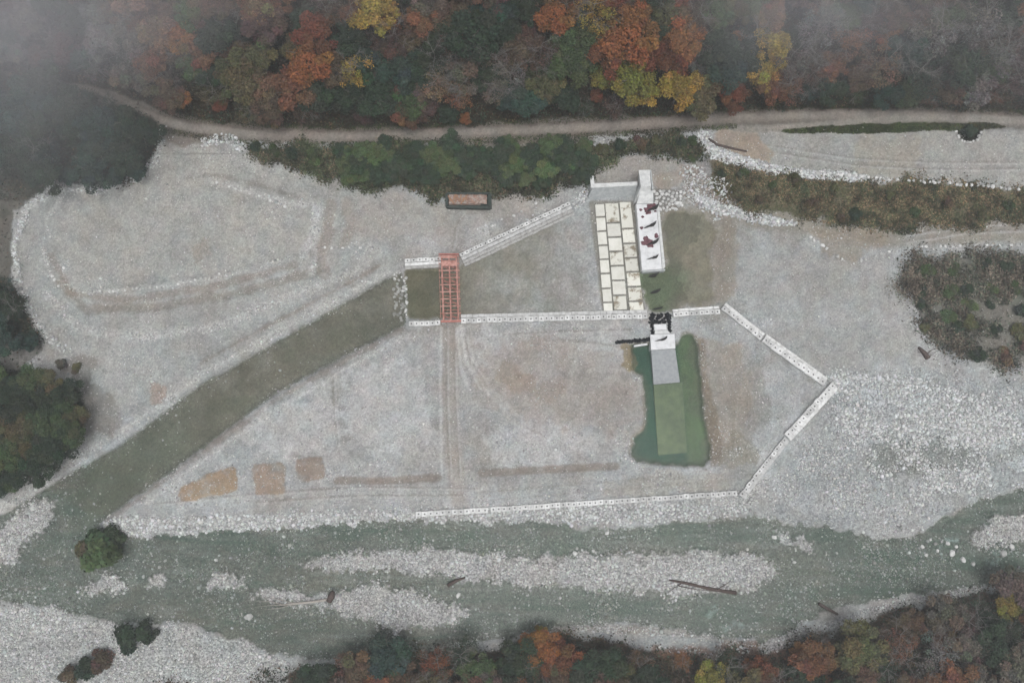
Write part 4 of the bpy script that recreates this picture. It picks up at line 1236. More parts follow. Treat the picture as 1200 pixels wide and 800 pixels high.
def row(pts, step, r, label, group, jit=0.8, drop=0.1):
    P = np.array(pts, float)
    for a, b in zip(P[:-1], P[1:]):
        L = np.linalg.norm(b - a)
        for k in range(max(int(L / step), 1)):
            if random.random() < drop: continue
            p = a + (b - a) * ((k + random.uniform(.2, .8)) * step / L)
            boulder(p[0] + random.uniform(-jit, jit), p[1] + random.uniform(-jit, jit), r * random.uniform(.7, 1.25), label, group)
row([(1015, 208), (1060, 212), (1110, 215), (1200, 223)], 6.5, .55, 'white boulder in the single row edging the upper right terrace', 'boulders edging the upper right terrace')
row([(955, 204), (1015, 207)], 4.2, .6, 'white boulder at the toe of the upper right stone bank', 'boulders at the toe of the stone bank')
row([(1066, 289), (1130, 288), (1200, 287)], 7.5, .5, 'white boulder in the straight row above the right-hand thicket', 'boulders above the right-hand thicket', .4)
row([(938, 272), (960, 285), (978, 298), (998, 310), (1020, 302), (1040, 295), (1058, 290)], 7.5, .55, 'white boulder in the curved row below the right-hand dirt road', 'boulders below the right-hand dirt road')
row([(95, 343), (160, 339), (205, 334), (262, 320)], 7, .36, 'white boulder in the lower arc on the left spoil terrace', 'boulders in the lower arc of the left terrace', .8, .2)
row([(250, 212), (300, 229), (345, 246)], 8, .4, 'white boulder in the upper line on the left spoil terrace', 'boulders in the upper line of the left terrace', .8, .2)
row([(52, 300), (60, 320), (72, 342)], 7, .4, 'white boulder on the left rim of the spoil terrace', 'boulders on the rim of the left terrace')
row([(362, 290), (400, 290), (440, 291)], 8, .42, 'small white boulder in the row crossing towards the bridge', 'boulders in the row towards the bridge', .7, .15)
row([(1120, 153), (1124, 164), (1135, 167), (1146, 164), (1150, 153)], 3.8, .5, 'white boulder ringing the small dark culvert pit', 'boulders round the culvert pit', .6, 0)
for _ in range(64):
    boulder(random.uniform(461, 477), random.uniform(318, 376), random.uniform(.22, .55), 'pale boulder in the stone sill between the block walls', 'boulders in the stone sill')
k = 0
hp = []
for _ in range(900):
    p = (random.uniform(766.5, 799), random.uniform(223.5, 247))
    if p[0] > 792 and p[1] > 242: continue
    if all((p[0] - q[0]) ** 2 + (p[1] - q[1]) ** 2 > 12.5 for q in hp):
        hp.append(p)
for p in hp:
    boulder(p[0], p[1], random.uniform(.42, .62), 'rounded white boulder in the riprap apron right of the deck', 'boulders in the riprap apron by the deck')
for (a, b, r) in ((577, 265, .5), (588, 257, .45), (602, 253, .6), (611, 248, .4), (628, 238, .45), (637, 233, .4), (580, 264, .4)):
    boulder(a, b, r, 'loose white boulder above the diagonal stepped wall', 'loose boulders above the diagonal wall')
for (a, b, r, lb) in ((537, 697, .75, 'single bright white boulder in the river below the black log'), (292, 722, 1.1, 'large pale boulder standing in the lower river channel'),
                  (907, 629, .8, 'large white boulder in the river right of the block wall corner'), (674, 648, .7, 'large white boulder at the upper edge of the central gravel bar'),
                  (711, 624, .8, 'large white boulder at the river edge below the riverside wall')):
    o = boulder(a, b, r, lb, None)
for _ in range(26):
    t_ = random.random()
    x_ = random.choice([random.uniform(520, 640), random.uniform(640, 760), random.uniform(860, 990), random.uniform(150, 300)])
    boulder(x_, random.uniform(640, 672) if x_ > 400 else random.uniform(655, 690), random.uniform(.35, .55), 'pale boulder scattered in the shallow river', 'boulders scattered in the river')
for a, b in [(1080, 640), (1090, 632), (1098, 645), (1115, 648), (1120, 640), (1085, 650), (1140, 660), (1175, 648), (1185, 640), (1110, 636), (1128, 655)]:
    boulder(a, b, random.uniform(.5, .9), 'pale wet boulder in the rapids at the right edge', 'boulders in the rapids')

# ------------------------------------------------------------------ driftwood
def log(pts, rads, mat, label, branches=()):
    root = empty('driftwood_log', tuple(float(q) for q in on_ground(*pts[0])))
    o_ = np.array(root.location)
    P = []
    for p in pts:
        x, y, z = on_ground(*p); P.append(np.array([float(x), float(y), max(float(z), -1.4) + rads[0] * .8]) - o_)
    m_ = MB(); m_.tube(P, rads, 8); m_.build('trunk', [mat], root, True)
    for bpts in branches:
        Q_ = []
        for p in bpts:
            x, y, z = on_ground(*p); Q_.append(np.array([float(x), float(y), max(float(z), -1.3) + .35]) - o_)
        m_ = MB(); m_.tube(Q_, np.linspace(.12, .04, len(Q_)), 5); m_.build('branch', [mat], root, True)
    tag(root, label, 'driftwood')
    return root
log([(388, 701), (370, 704), (350, 706), (330, 708)], [.36, .3, .25, .2], M_WOOD, 'bleached fallen tree trunk lying in the lower river channel', ([(332, 708), (318, 704), (302, 703)], [(334, 708), (320, 708), (300, 710)], [(345, 706), (325, 701), (308, 699)], [(350, 706), (330, 711), (312, 713)]))
log([(386, 704), (389, 698), (391, 692)], [.7, .9, .5], M_WOODD, 'dark root plate at the end of the bleached fallen trunk')
log([(525, 685), (534, 680), (545, 676)], [.5, .4, .2], M_WOODD, 'short black log at the lower edge of the central gravel bar')
log([(784, 679), (805, 683), (830, 689), (862, 694)], [.25, .35, .4, .5], M_WOODD, 'long dark driftwood log on the right end of the central bar', ([(795, 686), (815, 690), (850, 693)], [(800, 682), (790, 688), (782, 694)], [(840, 690), (850, 684), (856, 680)]))
log([(958, 706), (968, 712), (981, 719)], [.45, .4, .3], M_WOODD, 'dark waterlogged trunk at the lower right bank of the river')
log([(1076, 407), (1082, 413), (1087, 420)], [.3, .6, .7], M_WOODD, 'upturned dark tree stump on the pale gravel at right', ([(1084, 416), (1090, 411), (1095, 408)], [(1082, 413), (1076, 413), (1074, 410)], [(1086, 418), (1093, 415)]))
log([(830, 163), (840, 170), (852, 173), (875, 178)], [.3, .35, .3, .2], M_WOODD, 'thin brown log lying on top of the upper stone bank')

# ------------------------------------------------------------------ vegetation
def leaf_cloud(n, lobes, leaf, seed, inner=0.65, tint=0.25, up=0.5):
    r = np.random.default_rng(seed)
    L = np.array(lobes, float)
    w = L[:, 3] ** 2; w /= w.sum()
    k = r.choice(len(L), n, p=w)
    d = r.normal(size=(n, 3)); d /= np.linalg.norm(d, axis=1, keepdims=True)
    d[:, 2] = np.where(d[:, 2] < -0.2, -d[:, 2], d[:, 2])
    rad = L[k, 3] * (r.uniform(inner, 1.04, n) ** 0.7 + (r.random(n) < .2) * r.uniform(0, .35, n))
    c = L[k, :3] + d * rad[:, None] * (1, 1, 0.85)
    nrm = d * 0.7 + r.normal(size=(n, 3)) * 0.55 + (0, 0, up)
    nrm /= np.linalg.norm(nrm, axis=1, keepdims=True)
    t = np.cross(nrm, r.normal(size=(n, 3))); t /= np.linalg.norm(t, axis=1, keepdims=True)
    b = np.cross(nrm, t)
    s = leaf * r.uniform(0.55, 1.3, (n, 1))
    q = np.stack([c - t * s - b * s * .6, c + t * s - b * s * .6, c + t * s * .7 + b * s * .7, c - t * s * .7 + b * s * .7], 1).reshape(-1, 3)
    f = np.arange(4 * n).reshape(n, 4)
    lobet = r.uniform(1 - tint, 1 + tint, (len(L), 1)) * np.clip(1 + r.normal(size=(len(L), 3)) * 0.09, .75, 1.3)
    col = lobet[k] * r.uniform(0.6, 1.4, (n, 1)) * np.clip(1 + r.normal(size=(n, 3)) * 0.05, .85, 1.2)
    return q, f, np.repeat(col, 4, 0)

def branch_tubes(segs, n=4):
    V, F = [], []
    for a, b, ra, rb in segs:
        d = b - a; d /= max(np.linalg.norm(d), 1e-6)
        u = np.cross(d, (0.31, 0.17, 0.9)); u /= max(np.linalg.norm(u), 1e-6); w = np.cross(d, u)
        k = len(V)
        for p, rr_ in ((a, ra), (b, rb)):
            for i in range(n):
                t = 2 * math.pi * i / n
                V.append(p + rr_ * (u * math.cos(t) + w * math.sin(t)))
        for i in range(n):
            j = (i + 1) % n
            F.append((k + i, k + j, k + n + j, k + n + i))
    return np.array(V), np.array(F)

def wood(seed, h, spread, limbs, subs, twigs, r0):
    r = np.random.default_rng(seed)
    segs, trunk = [], []
    lean = r.normal(size=2) * 0.05 * h
    p0, p1, p2 = np.array([0, 0, -0.5]), np.array([lean[0] * .5, lean[1] * .5, h * 0.4]), np.array([lean[0], lean[1], h * 0.85])
    trunk += [(p0, p1, r0, r0 * .7), (p1, p2, r0 * .7, r0 * .2)]
    for i in range(limbs):
        t = r.uniform(0.35, 0.95) if i else 0.35
        s = p1 + (p2 - p1) * (t - .35) / .6
        if i == 0: segs.append((p1, p2, r0 * .3, r0 * .12))
        a = 2.4 * i + r.uniform(-.4, .4)
        L = spread * r.uniform(.75, 1.1) * (1.1 - t * .5)
        e = s + np.array([math.cos(a) * L, math.sin(a) * L, L * r.uniform(.35, .8)])
        m = (s + e) / 2 + np.array([0, 0, -.08 * L])
        segs += [(s, m, r0 * .38, r0 * .26), (m, e, r0 * .26, r0 * .1)]
        for j in range(subs):
            q = s + (e - s) * r.uniform(.3, 1)
            d = (e - s) / L * .6 + r.normal(size=3) * .55; d[2] = abs(d[2]) * .6
            e2 = q + d * L * r.uniform(.3, .5)
            segs.append((q, e2, r0 * .16, r0 * .06))
            for k in range(twigs):
                q2 = q + (e2 - q) * r.uniform(.2, 1)
                d2 = (e2 - q) * .5 + r.normal(size=3) * .22 * L
                d2[2] = abs(d2[2]) * .7
                segs.append((q2, q2 + d2 * r.uniform(.4, .9), r0 * .07, r0 * .025))
    return branch_tubes(trunk, 7), branch_tubes(segs, 4)

def mesh_data(name, v, f, mat, vcol=None):
    o = link_mesh(name, v, f, mat, vcol=vcol)
    me = o.data
    bpy.data.objects.remove(o)
    return me

def crown_lobes(seed, R, H, n=11, tall=1.0):
    r = np.random.default_rng(seed)
    n += 7
    out = [(0, 0, H * .72, R * .45)]
    for i in range(n):
        a = 2.4 * i + r.uniform(-.5, .5)
        d = R * r.uniform(.3, .92)
        out.append((d * math.cos(a), d * math.sin(a) * 0.95, H * r.uniform(.5, .85) * tall - d * .12, R * r.uniform(.18, .38)))
    return out

# unit trees: crown radius 5 m, height 12 m
FULL, BARE, BUSH = [], [], []
for s in range(8):
    q, f, c = leaf_cloud(4200, crown_lobes(s, 5, 12, 12 + s % 4), 0.22, s, tint=.16, inner=.5)
    cm = mesh_data('crown', q, f, M_LEAF, c)
    (tv, tf), (lv, lf) = wood(50 + s, 11, 4.4, 6, 3, 0, .26)
    FULL.append((cm, mesh_data('trunk', tv, tf, M_BARK), mesh_data('limbs', lv, lf, M_BARK)))
for s in range(6):
    (tv, tf), (lv, lf) = wood(80 + s, 13, 5.0, 9, 6, 10, .17)
    q, f, c = leaf_cloud(1500, crown_lobes(30 + s, 4.8, 11, 12), 0.15, 30 + s, inner=.2)
    BARE.append((mesh_data('sparse_leaves', q, f, M_LEAF, c), mesh_data('trunk', tv, tf, M_BARE), mesh_data('branches', lv, lf, M_BARE)))
for s in range(6):
    r = np.random.default_rng(60 + s)
    lb = [(r.uniform(-1.3, 1.3), r.uniform(-1.1, 1.1), r.uniform(.4, 1.6), r.uniform(.6, 1.1)) for _ in range(9)]
    q, f, c = leaf_cloud(1300, lb, 0.17, 60 + s)
    (tv, tf), (lv, lf) = wood(90 + s, 2.2, 1.3, 5, 2, 0, .08)
    BUSH.append((mesh_data('foliage', q, f, M_LEAF, c), mesh_data('stems', np.vstack([tv, lv]), np.vstack([np.c_[tf[:, :1] * 0 + tf[:, [0]], tf[:, 1:]], lf + len(tv)]), M_BARK)))

TREES = []
def part(name, me, parent, color=None):
    o = bpy.data.objects.new(name, me); COL.objects.link(o); o.parent = parent
    if color is not None: o.color = (*[float(c) for c in color], 1)
    return o
def tree(px_, py_, rpx, color, kind='full', where='', desc='', group=None, tall=1.0):
    """px,py: where the crown's middle shows in the photo"""
    R = rpx * 0.235
    s = R / 5.0
    Hm = 12 * s * tall
    z = 0.0
    for _ in range(12):                               # stand the tree so that its crown is seen at (px, py)
        x, y = at_z(px_, py_, z + Hm * .68)
        z = 0.5 * z + 0.5 * float(terrain_z(x, y))
    x, y = at_z(px_, py_, z + Hm * .68)
    root = empty('bare_tree' if kind == 'bare' else 'low_tree' if tall < .7 else 'broadleaf_tree', (float(x), float(y), z), random.uniform(0, 6.28))
    root.scale = (s, s, s * tall)
    if kind == 'full':
        v = random.choice(FULL)
        part('crown', v[0], root, color); part('trunk', v[1], root); part('limbs', v[2], root)
    else:
        v = random.choice(BARE)
        part('sparse_leaves', v[0], root, color); part('trunk', v[1], root); part('branches', v[2], root)
    TREES.append((root, desc, where, px_, 'tree', group))
    return root
def bush(px_, py_, rpx, color, where, desc, group):
    x, y, z = [float(q) for q in on_ground(px_, py_)]
    s = rpx * .23 / 2.0
    root = empty('bush', (x, y, z - .1), random.uniform(0, 6.28)); root.scale = (s, s, s * random.uniform(.8, 1.1))
    v = random.choice(BUSH)
    part('foliage', v[0], root, color); part('stems', v[1], root)
    TREES.append((root, desc, where, px_, 'shrub', group))
    return root

PAL = {'dark green': A(58, 70, 58), 'green': A(76, 90, 62), 'olive': A(92, 90, 64), 'brown': A(96, 80, 66), 'orange': A(134, 88, 50), 'rust-red': A(112, 70, 52),
       'yellow': A(146, 122, 48), 'grey-brown': A(98, 90, 82), 'grey': A(104, 104, 98), 'blue-green': A(58, 76, 70), 'tan': A(120, 98, 76), 'maroon': A(88, 70, 66),
       'yellow-green': A(118, 112, 50), 'copper': A(116, 82, 62)}
for k in PAL:
    g_ = PAL[k].mean()
    PAL[k] = (PAL[k] * 0.8 + g_ * 0.2) * 0.95
done = []
def pcol(k, v=0.12):
    return np.clip(PAL[k] * (1 + random.uniform(-v, v)), .004, .6)
def band(px_):
    for lim, t in ((130, 'at the misty upper left corner'), (260, 'above the left end of the track'), (400, 'above the left spoil terrace'), (500, 'above the shrub belt'),
                   (610, 'above the open container'), (700, 'above the diagonal stepped wall'), (790, 'above the weir'), (880, 'above the upper stone bank'), (1020, 'above the grass wedge tip'),
                   (1110, 'above the grass wedge')):
        if px_ < lim: return t
    return 'above the culvert pit'
def trow(py_, edge):
    return 'by the track' if py_ > edge - 30 else ('mid-slope' if py_ > edge - 75 else 'high up')
def ntree(x_, y_, r_, c_, kind='full', tall=1.0):
    edge = float(interp(TRACK, x_)) - 8
    nm = {'full': f'{c_} leafy tree', 'bare': f'bare {c_} tree'}[kind]
    tree(x_, y_, r_, pcol(c_), kind, f'{trow(y_, edge)} {band(x_)}', nm, 'forest trees above the track', tall)
    done.append((x_, y_, r_))
# trees that stand out in the photo
for a in ((737, 45, 30, 'orange'), (718, 62, 24, 'rust-red'), (744, 18, 20, 'orange'), (800, 42, 24, 'orange'), (790, 64, 22, 'rust-red'), (740, 93, 27, 'yellow-green'), (755, 108, 18, 'yellow'), (708, 88, 16, 'yellow-green'), (798, 102, 24, 'yellow'),
          (905, 52, 22, 'yellow'), (897, 82, 20, 'yellow'), (902, 20, 18, 'tan'), (437, 12, 26, 'yellow'), (452, 22, 16, 'orange'), (362, 72, 26, 'orange'), (345, 100, 26, 'copper'), (372, 38, 24, 'rust-red'), (665, 42, 20, 'green'),
          (672, 75, 24, 'green'), (652, 18, 22, 'orange'), (275, 92, 24, 'olive'), (300, 66, 22, 'olive'), (232, 60, 20, 'copper'), (208, 40, 18, 'orange'), (178, 68, 20, 'copper'), (212, 116, 12, 'orange'), (252, 40, 22, 'dark green'),
          (495, 20, 20, 'copper'), (558, 38, 30, 'dark green'), (536, 108, 22, 'copper', 'bare'), (512, 96, 22, 'tan', 'bare'), (600, 90, 24, 'grey', 'bare'), (583, 70, 22, 'grey-brown', 'bare'), (632, 60, 22, 'maroon', 'bare'),
          (700, 14, 26, 'yellow', 'bare'), (415, 80, 24, 'yellow', 'bare'), (460, 40, 22, 'maroon', 'bare'), (530, 55, 22, 'maroon', 'bare'), (1042, 42, 15, 'orange'), (1052, 34, 8, 'rust-red'), (1035, 78, 26, 'tan', 'bare'),
          (1000, 45, 24, 'copper', 'bare'), (862, 112, 18, 'rust-red'), (838, 103, 14, 'rust-red'), (868, 46, 11, 'orange'), (845, 60, 24, 'dark green'), (852, 85, 22, 'blue-green'), (820, 70, 18, 'grey', 'bare'), (960, 30, 26, 'grey', 'bare'),
          (930, 70, 24, 'grey-brown', 'bare'), (1100, 40, 28, 'grey', 'bare'), (1150, 30, 28, 'grey', 'bare'), (1130, 75, 26, 'dark green'), (1080, 90, 28, 'dark green', 'bare'), (1180, 60, 26, 'grey', 'bare'), (545, 139, 7, 'orange'), (700, 112, 8, 'rust-red'),
          (258, 122, 9, 'rust-red'), (310, 30, 24, 'maroon'), (395, 110, 20, 'dark green'), (440, 110, 24, 'dark green'), (470, 80, 24, 'blue-green'), (480, 118, 20, 'green'), (620, 118, 20, 'blue-green'), (640, 100, 20, 'olive')):
    ntree(*a)
def scatter(regionf, step, xr, yr, fn, sep=0.85):
    y_ = yr[0]
    while y_ < yr[1]:
        x_ = xr[0] + random.uniform(0, step)
        while x_ < xr[1]:
            a, b = x_ + random.uniform(-.3, .3) * step, y_ + random.uniform(-.3, .3) * step
            if regionf(a, b) and all((a - q[0]) ** 2 + (b - q[1]) ** 2 > (sep * (q[2] * .5 + step * .4)) ** 2 for q in done):
                fn(a, b)
            x_ += step
        y_ += step * .85
def sm(mask, a, b):
    return float(samp(mask, np.array([a]), np.array([b]))[0])
def nf(a, b):
    e = float(interp(TRACK, a)) - 14
    if b > e - 12: r_ = random.uniform(11, 16)
    else: r_ = random.uniform(15, 22)
    if b + r_ * .6 > e: b = e - r_ * .6
    if a < 120: pal = ['grey', 'blue-green', 'maroon', 'grey-brown', 'dark green']
    elif a < 400: pal = ['copper', 'grey-brown', 'olive', 'brown', 'dark green', 'tan', 'brown', 'grey-brown', 'green']
    elif a < 700: pal = ['dark green', 'blue-green', 'brown', 'maroon', 'grey-brown', 'green', 'dark green', 'copper']
    elif a < 900: pal = ['green', 'brown', 'rust-red', 'dark green', 'maroon', 'olive']
    else: pal = ['brown', 'grey-brown', 'dark green', 'maroon', 'copper', 'grey', 'blue-green', 'green']
    kind = 'bare' if random.random() < (0.45 if a > 900 else 0.3) else 'full'
    ntree(a, b, r_, random.choice(pal), kind)
scatter(lambda a, b: b < float(interp(TRACK, a)) - 16, 27, (-50, 1250), (-30, 140), nf)
# dark wood on the left
done_n = len(done)
def lf_(a, b):
    r_ = random.uniform(14, 21)
    if sm(f_l, a, b + r_ * .7) < .5 or sm(f_l, a + r_ * .7, b) < .5: r_ = 11
    c_ = random.choice(['dark green', 'blue-green', 'blue-green', 'dark green'])
    tree(a, b, r_, pcol(c_), 'full' if random.random() < .85 else 'bare', ('against the left spoil terrace' if b > 165 or a > 150 else 'deep in the left-hand wood') if b < 240 else 'along the left picture edge' + (' above mid-height' if b < 330 else ' below mid-height'), f'{c_} rounded tree', 'dark wood at left')
    done.append((a, b, r_))
scatter(lambda a, b: sm(f_l, a, b) > .6 and b > float(interp(TRACK, a)) + 4 and (b < 212 or 335 < b < 400), 26, (-50, 190), (70, 470), lf_, .8)
def lc_(a, b):
    c_ = random.choice(['green', 'dark green', 'olive', 'dark green'])
    tree(a, b, random.uniform(13, 19), pcol(c_), 'full', ('top' if b < 480 else 'middle' if b < 520 else 'bottom') + ' of the clump by the channel', f'{c_} tree', 'lower left clump')
    done.append((a, b, 16))
scatter(lambda a, b: sm(f_lc, a, b) > .6, 22, (-50, 110), (435, 600), lc_, .7)
# south wood
for a in ((640, 762, 20, 'orange'), (622, 758, 14, 'orange'), (660, 776, 20, 'rust-red'), (634, 742, 8, 'yellow'), (455, 770, 24, 'blue-green'), (440, 786, 18, 'dark green'), (955, 778, 22, 'copper'), (940, 766, 12, 'orange'), (1184, 712, 15, 'yellow-green'),
          (1010, 760, 26, 'olive'), (835, 792, 18, 'yellow-green'), (690, 790, 22, 'dark green'), (750, 782, 18, 'brown', 'bare'), (1100, 770, 24, 'grey', 'bare'), (1050, 745, 20, 'brown', 'bare'), (1130, 730, 20, 'maroon', 'bare'), (1170, 760, 22, 'dark green'),
          (560, 785, 20, 'green'), (510, 780, 20, 'rust-red', 'bare'), (890, 790, 18, 'rust-red'), (800, 775, 12, 'orange', 'bare'), (735, 800, 16, 'olive')):
    c_ = a[3]; kd = a[4] if len(a) > 4 else 'full'
    tree(a[0], a[1], a[2], pcol(c_), kd, 'on the lower bank below ' + ('the left river arm' if a[0] < 560 else 'the central gravel bar' if a[0] < 900 else 'the right river bend'), (f'{c_} leafy tree' if kd == 'full' else f'bare {c_} tree'), 'trees on the lower bank', .72)
    done.append(a[:3])
def sf(a, b):
    r_ = random.uniform(13, 22)
    c_ = random.choice(['brown', 'dark green', 'olive', 'brown', 'copper', 'dark green', 'grey-brown', 'dark green'])
    kd = 'bare' if random.random() < .4 else 'full'
    tree(a, b, r_, pcol(c_), kd, 'on the lower bank below ' + ('the left river arm' if a < 560 else 'the central gravel bar' if a < 900 else 'the right river bend'), (f'{c_} leafy tree' if kd == 'full' else f'bare {c_} tree'), 'trees on the lower bank', .72)
    done.append((a, b, r_))
scatter(lambda a, b: sm(f_s, a, b - 8) > .6 and not (680 < a < 940 and b < 775), 27, (360, 1260), (690, 850), sf, .85)
# shrub belt under the track
def bf(a, b):
    c_ = random.choice(['green', 'dark green', 'dark green'])
    tree(a, b - 2, random.uniform(9, 14), pcol(c_) * 1.3, 'full', 'in the belt\'s ' + ('upper' if b < 192 else 'lower') + ' half by the ' + ('left terrace' if a < 440 else 'diagonal wall' if a > 590 else 'open container'), f'{c_} low tree', 'shrub belt below the track', .6)
    done.append((a, b, 12))
scatter(lambda a, b: sm(m_bank, a, b) > .6 and sm(m_bank, a, b + 9) > .4 and 395 < a < 690 and not (512 < a < 588 and b > 204) and b > 168, 16, (395, 690), (168, 235), bf, .35)
for a_, b_, r_, c_ in ((300, 172, 7, 'dark green'), (322, 178, 8, 'green'), (345, 181, 9, 'dark green'), (368, 187, 9, 'green'), (705, 178, 9, 'olive'), (725, 173, 8, 'dark green'), (748, 170, 8, 'brown'), (770, 168, 8, 'olive'), (795, 165, 8, 'dark green'), (812, 166, 7, 'green')):
    bush(a_, b_, r_, pcol(c_), 'on the bank between track and weir' if a_ > 600 else 'at the shrub belt\'s left tip', f'{c_} bush', 'bushes on the bank below the track')
# single bushes
for a_, b_, r_, c_, w_ in ((124, 637, 25, 'green', 'round mound at the fork of channel and river'), (110, 641, 16, 'olive', 'left side of the bush mound at the fork'), (138, 634, 16, 'dark green', 'right side of the bush mound at the fork'), (158, 748, 18, 'dark green', 'on the lower left gravel bank, nearest the river'),
                           (176, 738, 12, 'dark green', 'between gravel bank and river at lower left'), (120, 772, 13, 'brown', 'in the lower left gravel, right one of a chain'), (102, 780, 13, 'dark green', 'in the lower left gravel, middle one of a chain'), (82, 790, 11, 'brown', 'in the lower left gravel, left one of a chain'),
                           (1134, 157, 9, 'dark green', 'inside the small stone-ringed culvert pit'), (812, 186, 5, 'green', 'beside the riprap above the weir'), (846, 205, 5, 'dark green', 'left tip of the grassy right slope'), (75, 425, 7, 'grey-brown', 'between the left terrace and the lower left clump'), (92, 432, 6, 'olive', 'beside the left terrace\'s lower corner'),
                           (870, 205, 6, 'green', 'upper part of the grassy right slope'), (930, 212, 8, 'olive', 'middle of the grassy right slope'), (1000, 252, 8, 'dark green', 'lower edge of the grassy right slope'), (985, 256, 6, 'brown', 'brown spot on the lower edge of the grassy right slope'),
                           (862, 222, 7, 'olive', 'left half of the grassy right slope'), (890, 236, 6, 'brown', 'left half of the grassy right slope'), (905, 218, 6, 'green', 'left half of the grassy right slope'), (950, 238, 7, 'brown', 'middle of the grassy right slope'),
                           (975, 222, 6, 'olive', 'middle of the grassy right slope'), (1040, 228, 6, 'olive', 'right half of the grassy right slope'), (1070, 250, 7, 'green', 'right half of the grassy right slope'), (1110, 236, 7, 'brown', 'right half of the grassy right slope'), (1150, 250, 7, 'olive', 'right half of the grassy right slope'), (1180, 240, 7, 'green', 'right half of the grassy right slope')):
    bush(a_, b_, r_, pcol(c_), w_, f'{c_} bush', None)
def rf(a, b):
    r_ = random.uniform(8, 15)
    c_ = random.choice(['dark green', 'dark green', 'green'] if (b < 345 and a > 1120) else ['green', 'dark green', 'olive', 'dark green'])
    if a > 1150 and b > 395: c_ = 'brown'
    bush(a, b, r_ * .8, pcol(c_) * 1.1, ('upper' if b < 345 else 'lower') + ' part of the right-hand thicket', f'{c_} bush', 'right-hand thicket').scale[2] *= .55
    done.append((a, b, r_))
scatter(lambda a, b: sm(f_r, a, b) > .8, 28, (1060, 1240), (290, 430), rf, .75)

# labels: each plant gets its own
from collections import defaultdict
grp = defaultdict(list)
for t in TREES:
    grp[(t[1], t[2])].append(t)
ORD = ['leftmost', 'second from left', 'third from left', 'fourth from left', 'fifth from left', 'sixth from left', 'seventh from left', 'eighth from left', 'ninth from left', 'tenth from left', 'eleventh from left', 'twelfth from left', 'thirteenth from left', 'fourteenth from left']
for (d_, w_), ts in grp.items():
    ts.sort(key=lambda t: t[3])
    w_ = w_.replace('on the lower bank below', 'on the lower bank,')
    for i, t in enumerate(ts):
        lb = f'{d_} {w_}'
        if len(ts) > 1:
            lb = f'{d_} {w_}, ' + (('left' if i == 0 else 'right') + ' one of two' if len(ts) == 2 else ('rightmost' if i == len(ts) - 1 else ORD[min(i, 13)]))
        lb = lb.replace('mid-slope above', 'above').replace(' low tree', ' tree') if len(lb.split()) > 16 else lb
        tag(t[0], lb, t[4], t[5])
print('plants', len(TREES), 'boulders', len([o for o in COL.objects if o.name.startswith('boulder')]))

# undergrowth, leaf litter and grass: uncountable
def ground_leaves(name, dens, n, size, cols, hmax, up=0.8, probs=None):
    px_, py_ = sample(dens, n)
    x, y, z = on_ground(px_, py_)
    c = np.stack([x, y, z + rng.random(n) ** 1.5 * hmax + 0.05], -1)
    nrm = rng.normal(size=(n, 3)) * .5 + (0, 0, up); nrm /= np.linalg.norm(nrm, axis=1, keepdims=True)
    t = np.cross(nrm, rng.normal(size=(n, 3))); t /= np.linalg.norm(t, axis=1, keepdims=True)
    b = np.cross(nrm, t)
    s = size * rng.uniform(.5, 1.5, (n, 1))
    q = np.stack([c - t * s - b * s * .5, c + t * s - b * s * .5, c + t * s * .6 + b * s * .6, c - t * s * .6 + b * s * .6], 1).reshape(-1, 3)
    zone = samp(EDGE2, px_, py_) * 5 + rng.normal(size=n) * .8
    k = np.clip(((zone + 1.2) / 2.4 * len(cols)).astype(int), 0, len(cols) - 1)
    col = np.array(cols)[k] * rng.uniform(.45, 1.7, (n, 1)) * (1 + 1.6 * samp(EDGE, px_, py_) + 0.9 * samp(FINE, px_, py_)).clip(.5, 1.7)[:, None]
    o = link_mesh(name, q, np.arange(4 * n).reshape(n, 4), M_VCOL, vcol=np.repeat(col.clip(0.003, .7), 4, 0))
    return tag(o, kind='stuff')
ground_leaves('undergrowth', np.clip(f_n + blur(warped(f_l, 2, 6), 4) * np.where((GY > 235) & (GY < 325) | (GY > 402), 0.12, 1) + blur(warped(f_s, 3, 8), 5) + f_lc * .8, 0, 1), 170000, .22, [A(70, 68, 58), A(60, 70, 60), A(90, 76, 64), A(74, 64, 60), A(60, 70, 62)], 1.8)
ground_leaves('thicket_undergrowth', blur(warped(f_r, 6, 8), 7) * np.clip(.5 + EDGE2 * 2.5, .02, 1), 34000, .2, [A(92, 92, 84), A(74, 86, 74), A(110, 104, 96), A(86, 90, 80), A(100, 92, 84)], 0.8)
ground_leaves('bank_scrub', blur(warped(m_bank, 2, 5), 3), 48000, .22, [A(78, 84, 66), A(66, 76, 60), A(94, 84, 72), A(76, 78, 66)], 1.0)
ground_leaves('slope_grass', blur(warped(m_slope, 3, 6), 4) * np.clip(.6 + EDGE2 * 2, .1, 1), 60000, .19, [A(80, 84, 66), A(108, 98, 80), A(118, 100, 82), A(74, 80, 64)], 0.3)
ground_leaves('verge_grass', m_grass + 0.6 * stroke([(p[0], p[1] + 11) for p in TRACK[3:13]], 3, 2) + .5 * stroke([(p[0], p[1] - 9) for p in TRACK[3:]], 3, 2), 16000, .14, [A(60, 72, 50), A(70, 78, 54), A(66, 64, 48)], 0.3)

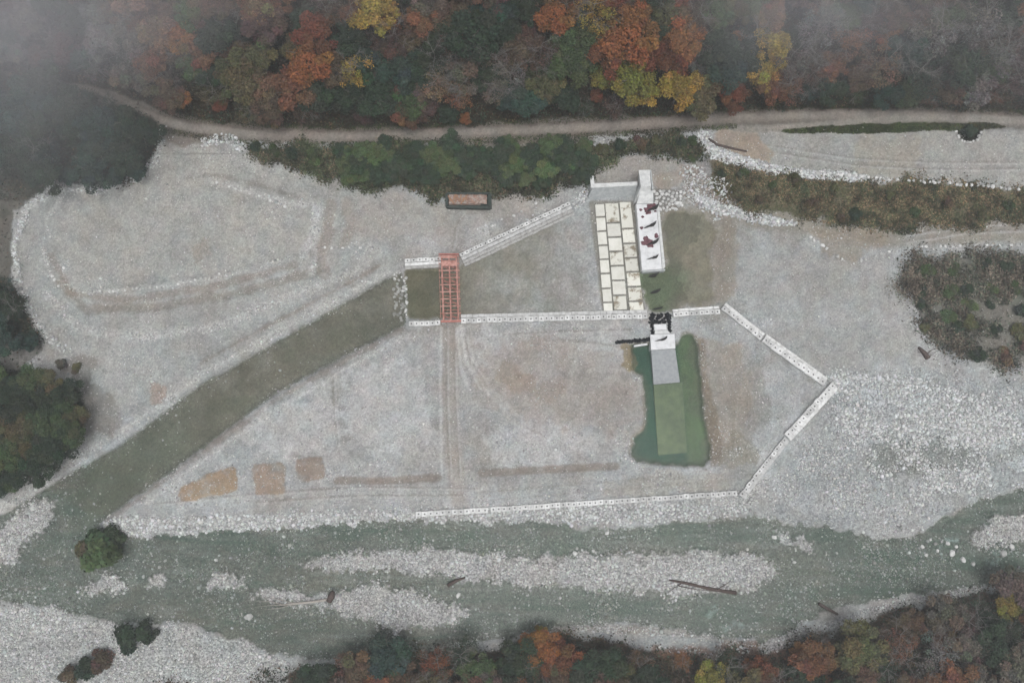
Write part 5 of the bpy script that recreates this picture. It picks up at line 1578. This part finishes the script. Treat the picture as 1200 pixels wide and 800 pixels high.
# ------------------------------------------------------------------ air
def volume_box(name, lo, hi, dens, col):
    lo, hi = np.array(lo, float), np.array(hi, float)
    c = (lo + hi) / 2; h = (hi - lo) / 2
    v = [c + h * (a, b, d) for a in (-1, 1) for b in (-1, 1) for d in (-1, 1)]
    f = [(0, 1, 3, 2), (4, 6, 7, 5), (0, 4, 5, 1), (2, 3, 7, 6), (0, 2, 6, 4), (1, 5, 7, 3)]
    m = bpy.data.materials.new(name); m.use_nodes = True; nt = m.node_tree; nt.nodes.clear()
    out = nt.nodes.new('ShaderNodeOutputMaterial'); pv = nt.nodes.new('ShaderNodeVolumePrincipled')
    pv.inputs['Color'].default_value = (*col, 1); pv.inputs['Density'].default_value = dens; pv.inputs['Anisotropy'].default_value = 0.2
    nt.links.new(pv.outputs[0], out.inputs['Volume'])
    o = link_mesh(name, v, f, m)
    return tag(o, kind='stuff')
volume_box('haze', (-3600, -3600, -8), (3600, 3600, 215), 0.0005, (0.93, 0.97, 1.0))

def fog_bank(px_, py_, z, rx, ry, rz_, dens, name='fog_bank'):
    x, y = at_z(px_, py_, z)
    v, f = ico(3)
    m = bpy.data.materials.new('fog'); m.use_nodes = True; nt = m.node_tree; nt.nodes.clear()
    out = nt.nodes.new('ShaderNodeOutputMaterial'); pv = nt.nodes.new('ShaderNodeVolumePrincipled')
    tc = nt.nodes.new('ShaderNodeTexCoord')
    ln = nt.nodes.new('ShaderNodeVectorMath'); ln.operation = 'LENGTH'
    nt.links.new(tc.outputs['Object'], ln.inputs[0])
    nz = node(nt, 'ShaderNodeTexNoise', Scale=1.7, Detail=3.0); nt.links.new(tc.outputs['Object'], nz.inputs['Vector'])
    d = mul(nt, mapr(nt, ln.outputs['Value'], 1.0, 0.1, 0.0, 1.0), mapr(nt, nz.outputs[0], 0.3, 0.75, 0.1, 1.6))
    nt.links.new(mul(nt, d, dens), pv.inputs['Density'])
    pv.inputs['Color'].default_value = (0.95, 0.94, 1.0, 1)
    nt.links.new(pv.outputs[0], out.inputs['Volume'])
    o = link_mesh(name, v, f, m)
    o.location = (float(x), float(y), z); o.scale = (rx, ry, rz_)
    m.cycles.volume_sampling = 'MULTIPLE_IMPORTANCE'
    return tag(o, kind='stuff')
fog_bank(10, 10, 52, 50, 30, 13, 0.026)
fog_bank(250, -20, 60, 50, 18, 10, 0.007)
fog_bank(1180, 20, 60, 40, 30, 10, 0.008)
fog_bank(940, -5, 60, 32, 22, 12, 0.020)
fog_bank(30, 150, 45, 34, 30, 12, 0.008)
SC.cycles.volume_step_rate = 2.0
SC.cycles.volume_max_steps = 64
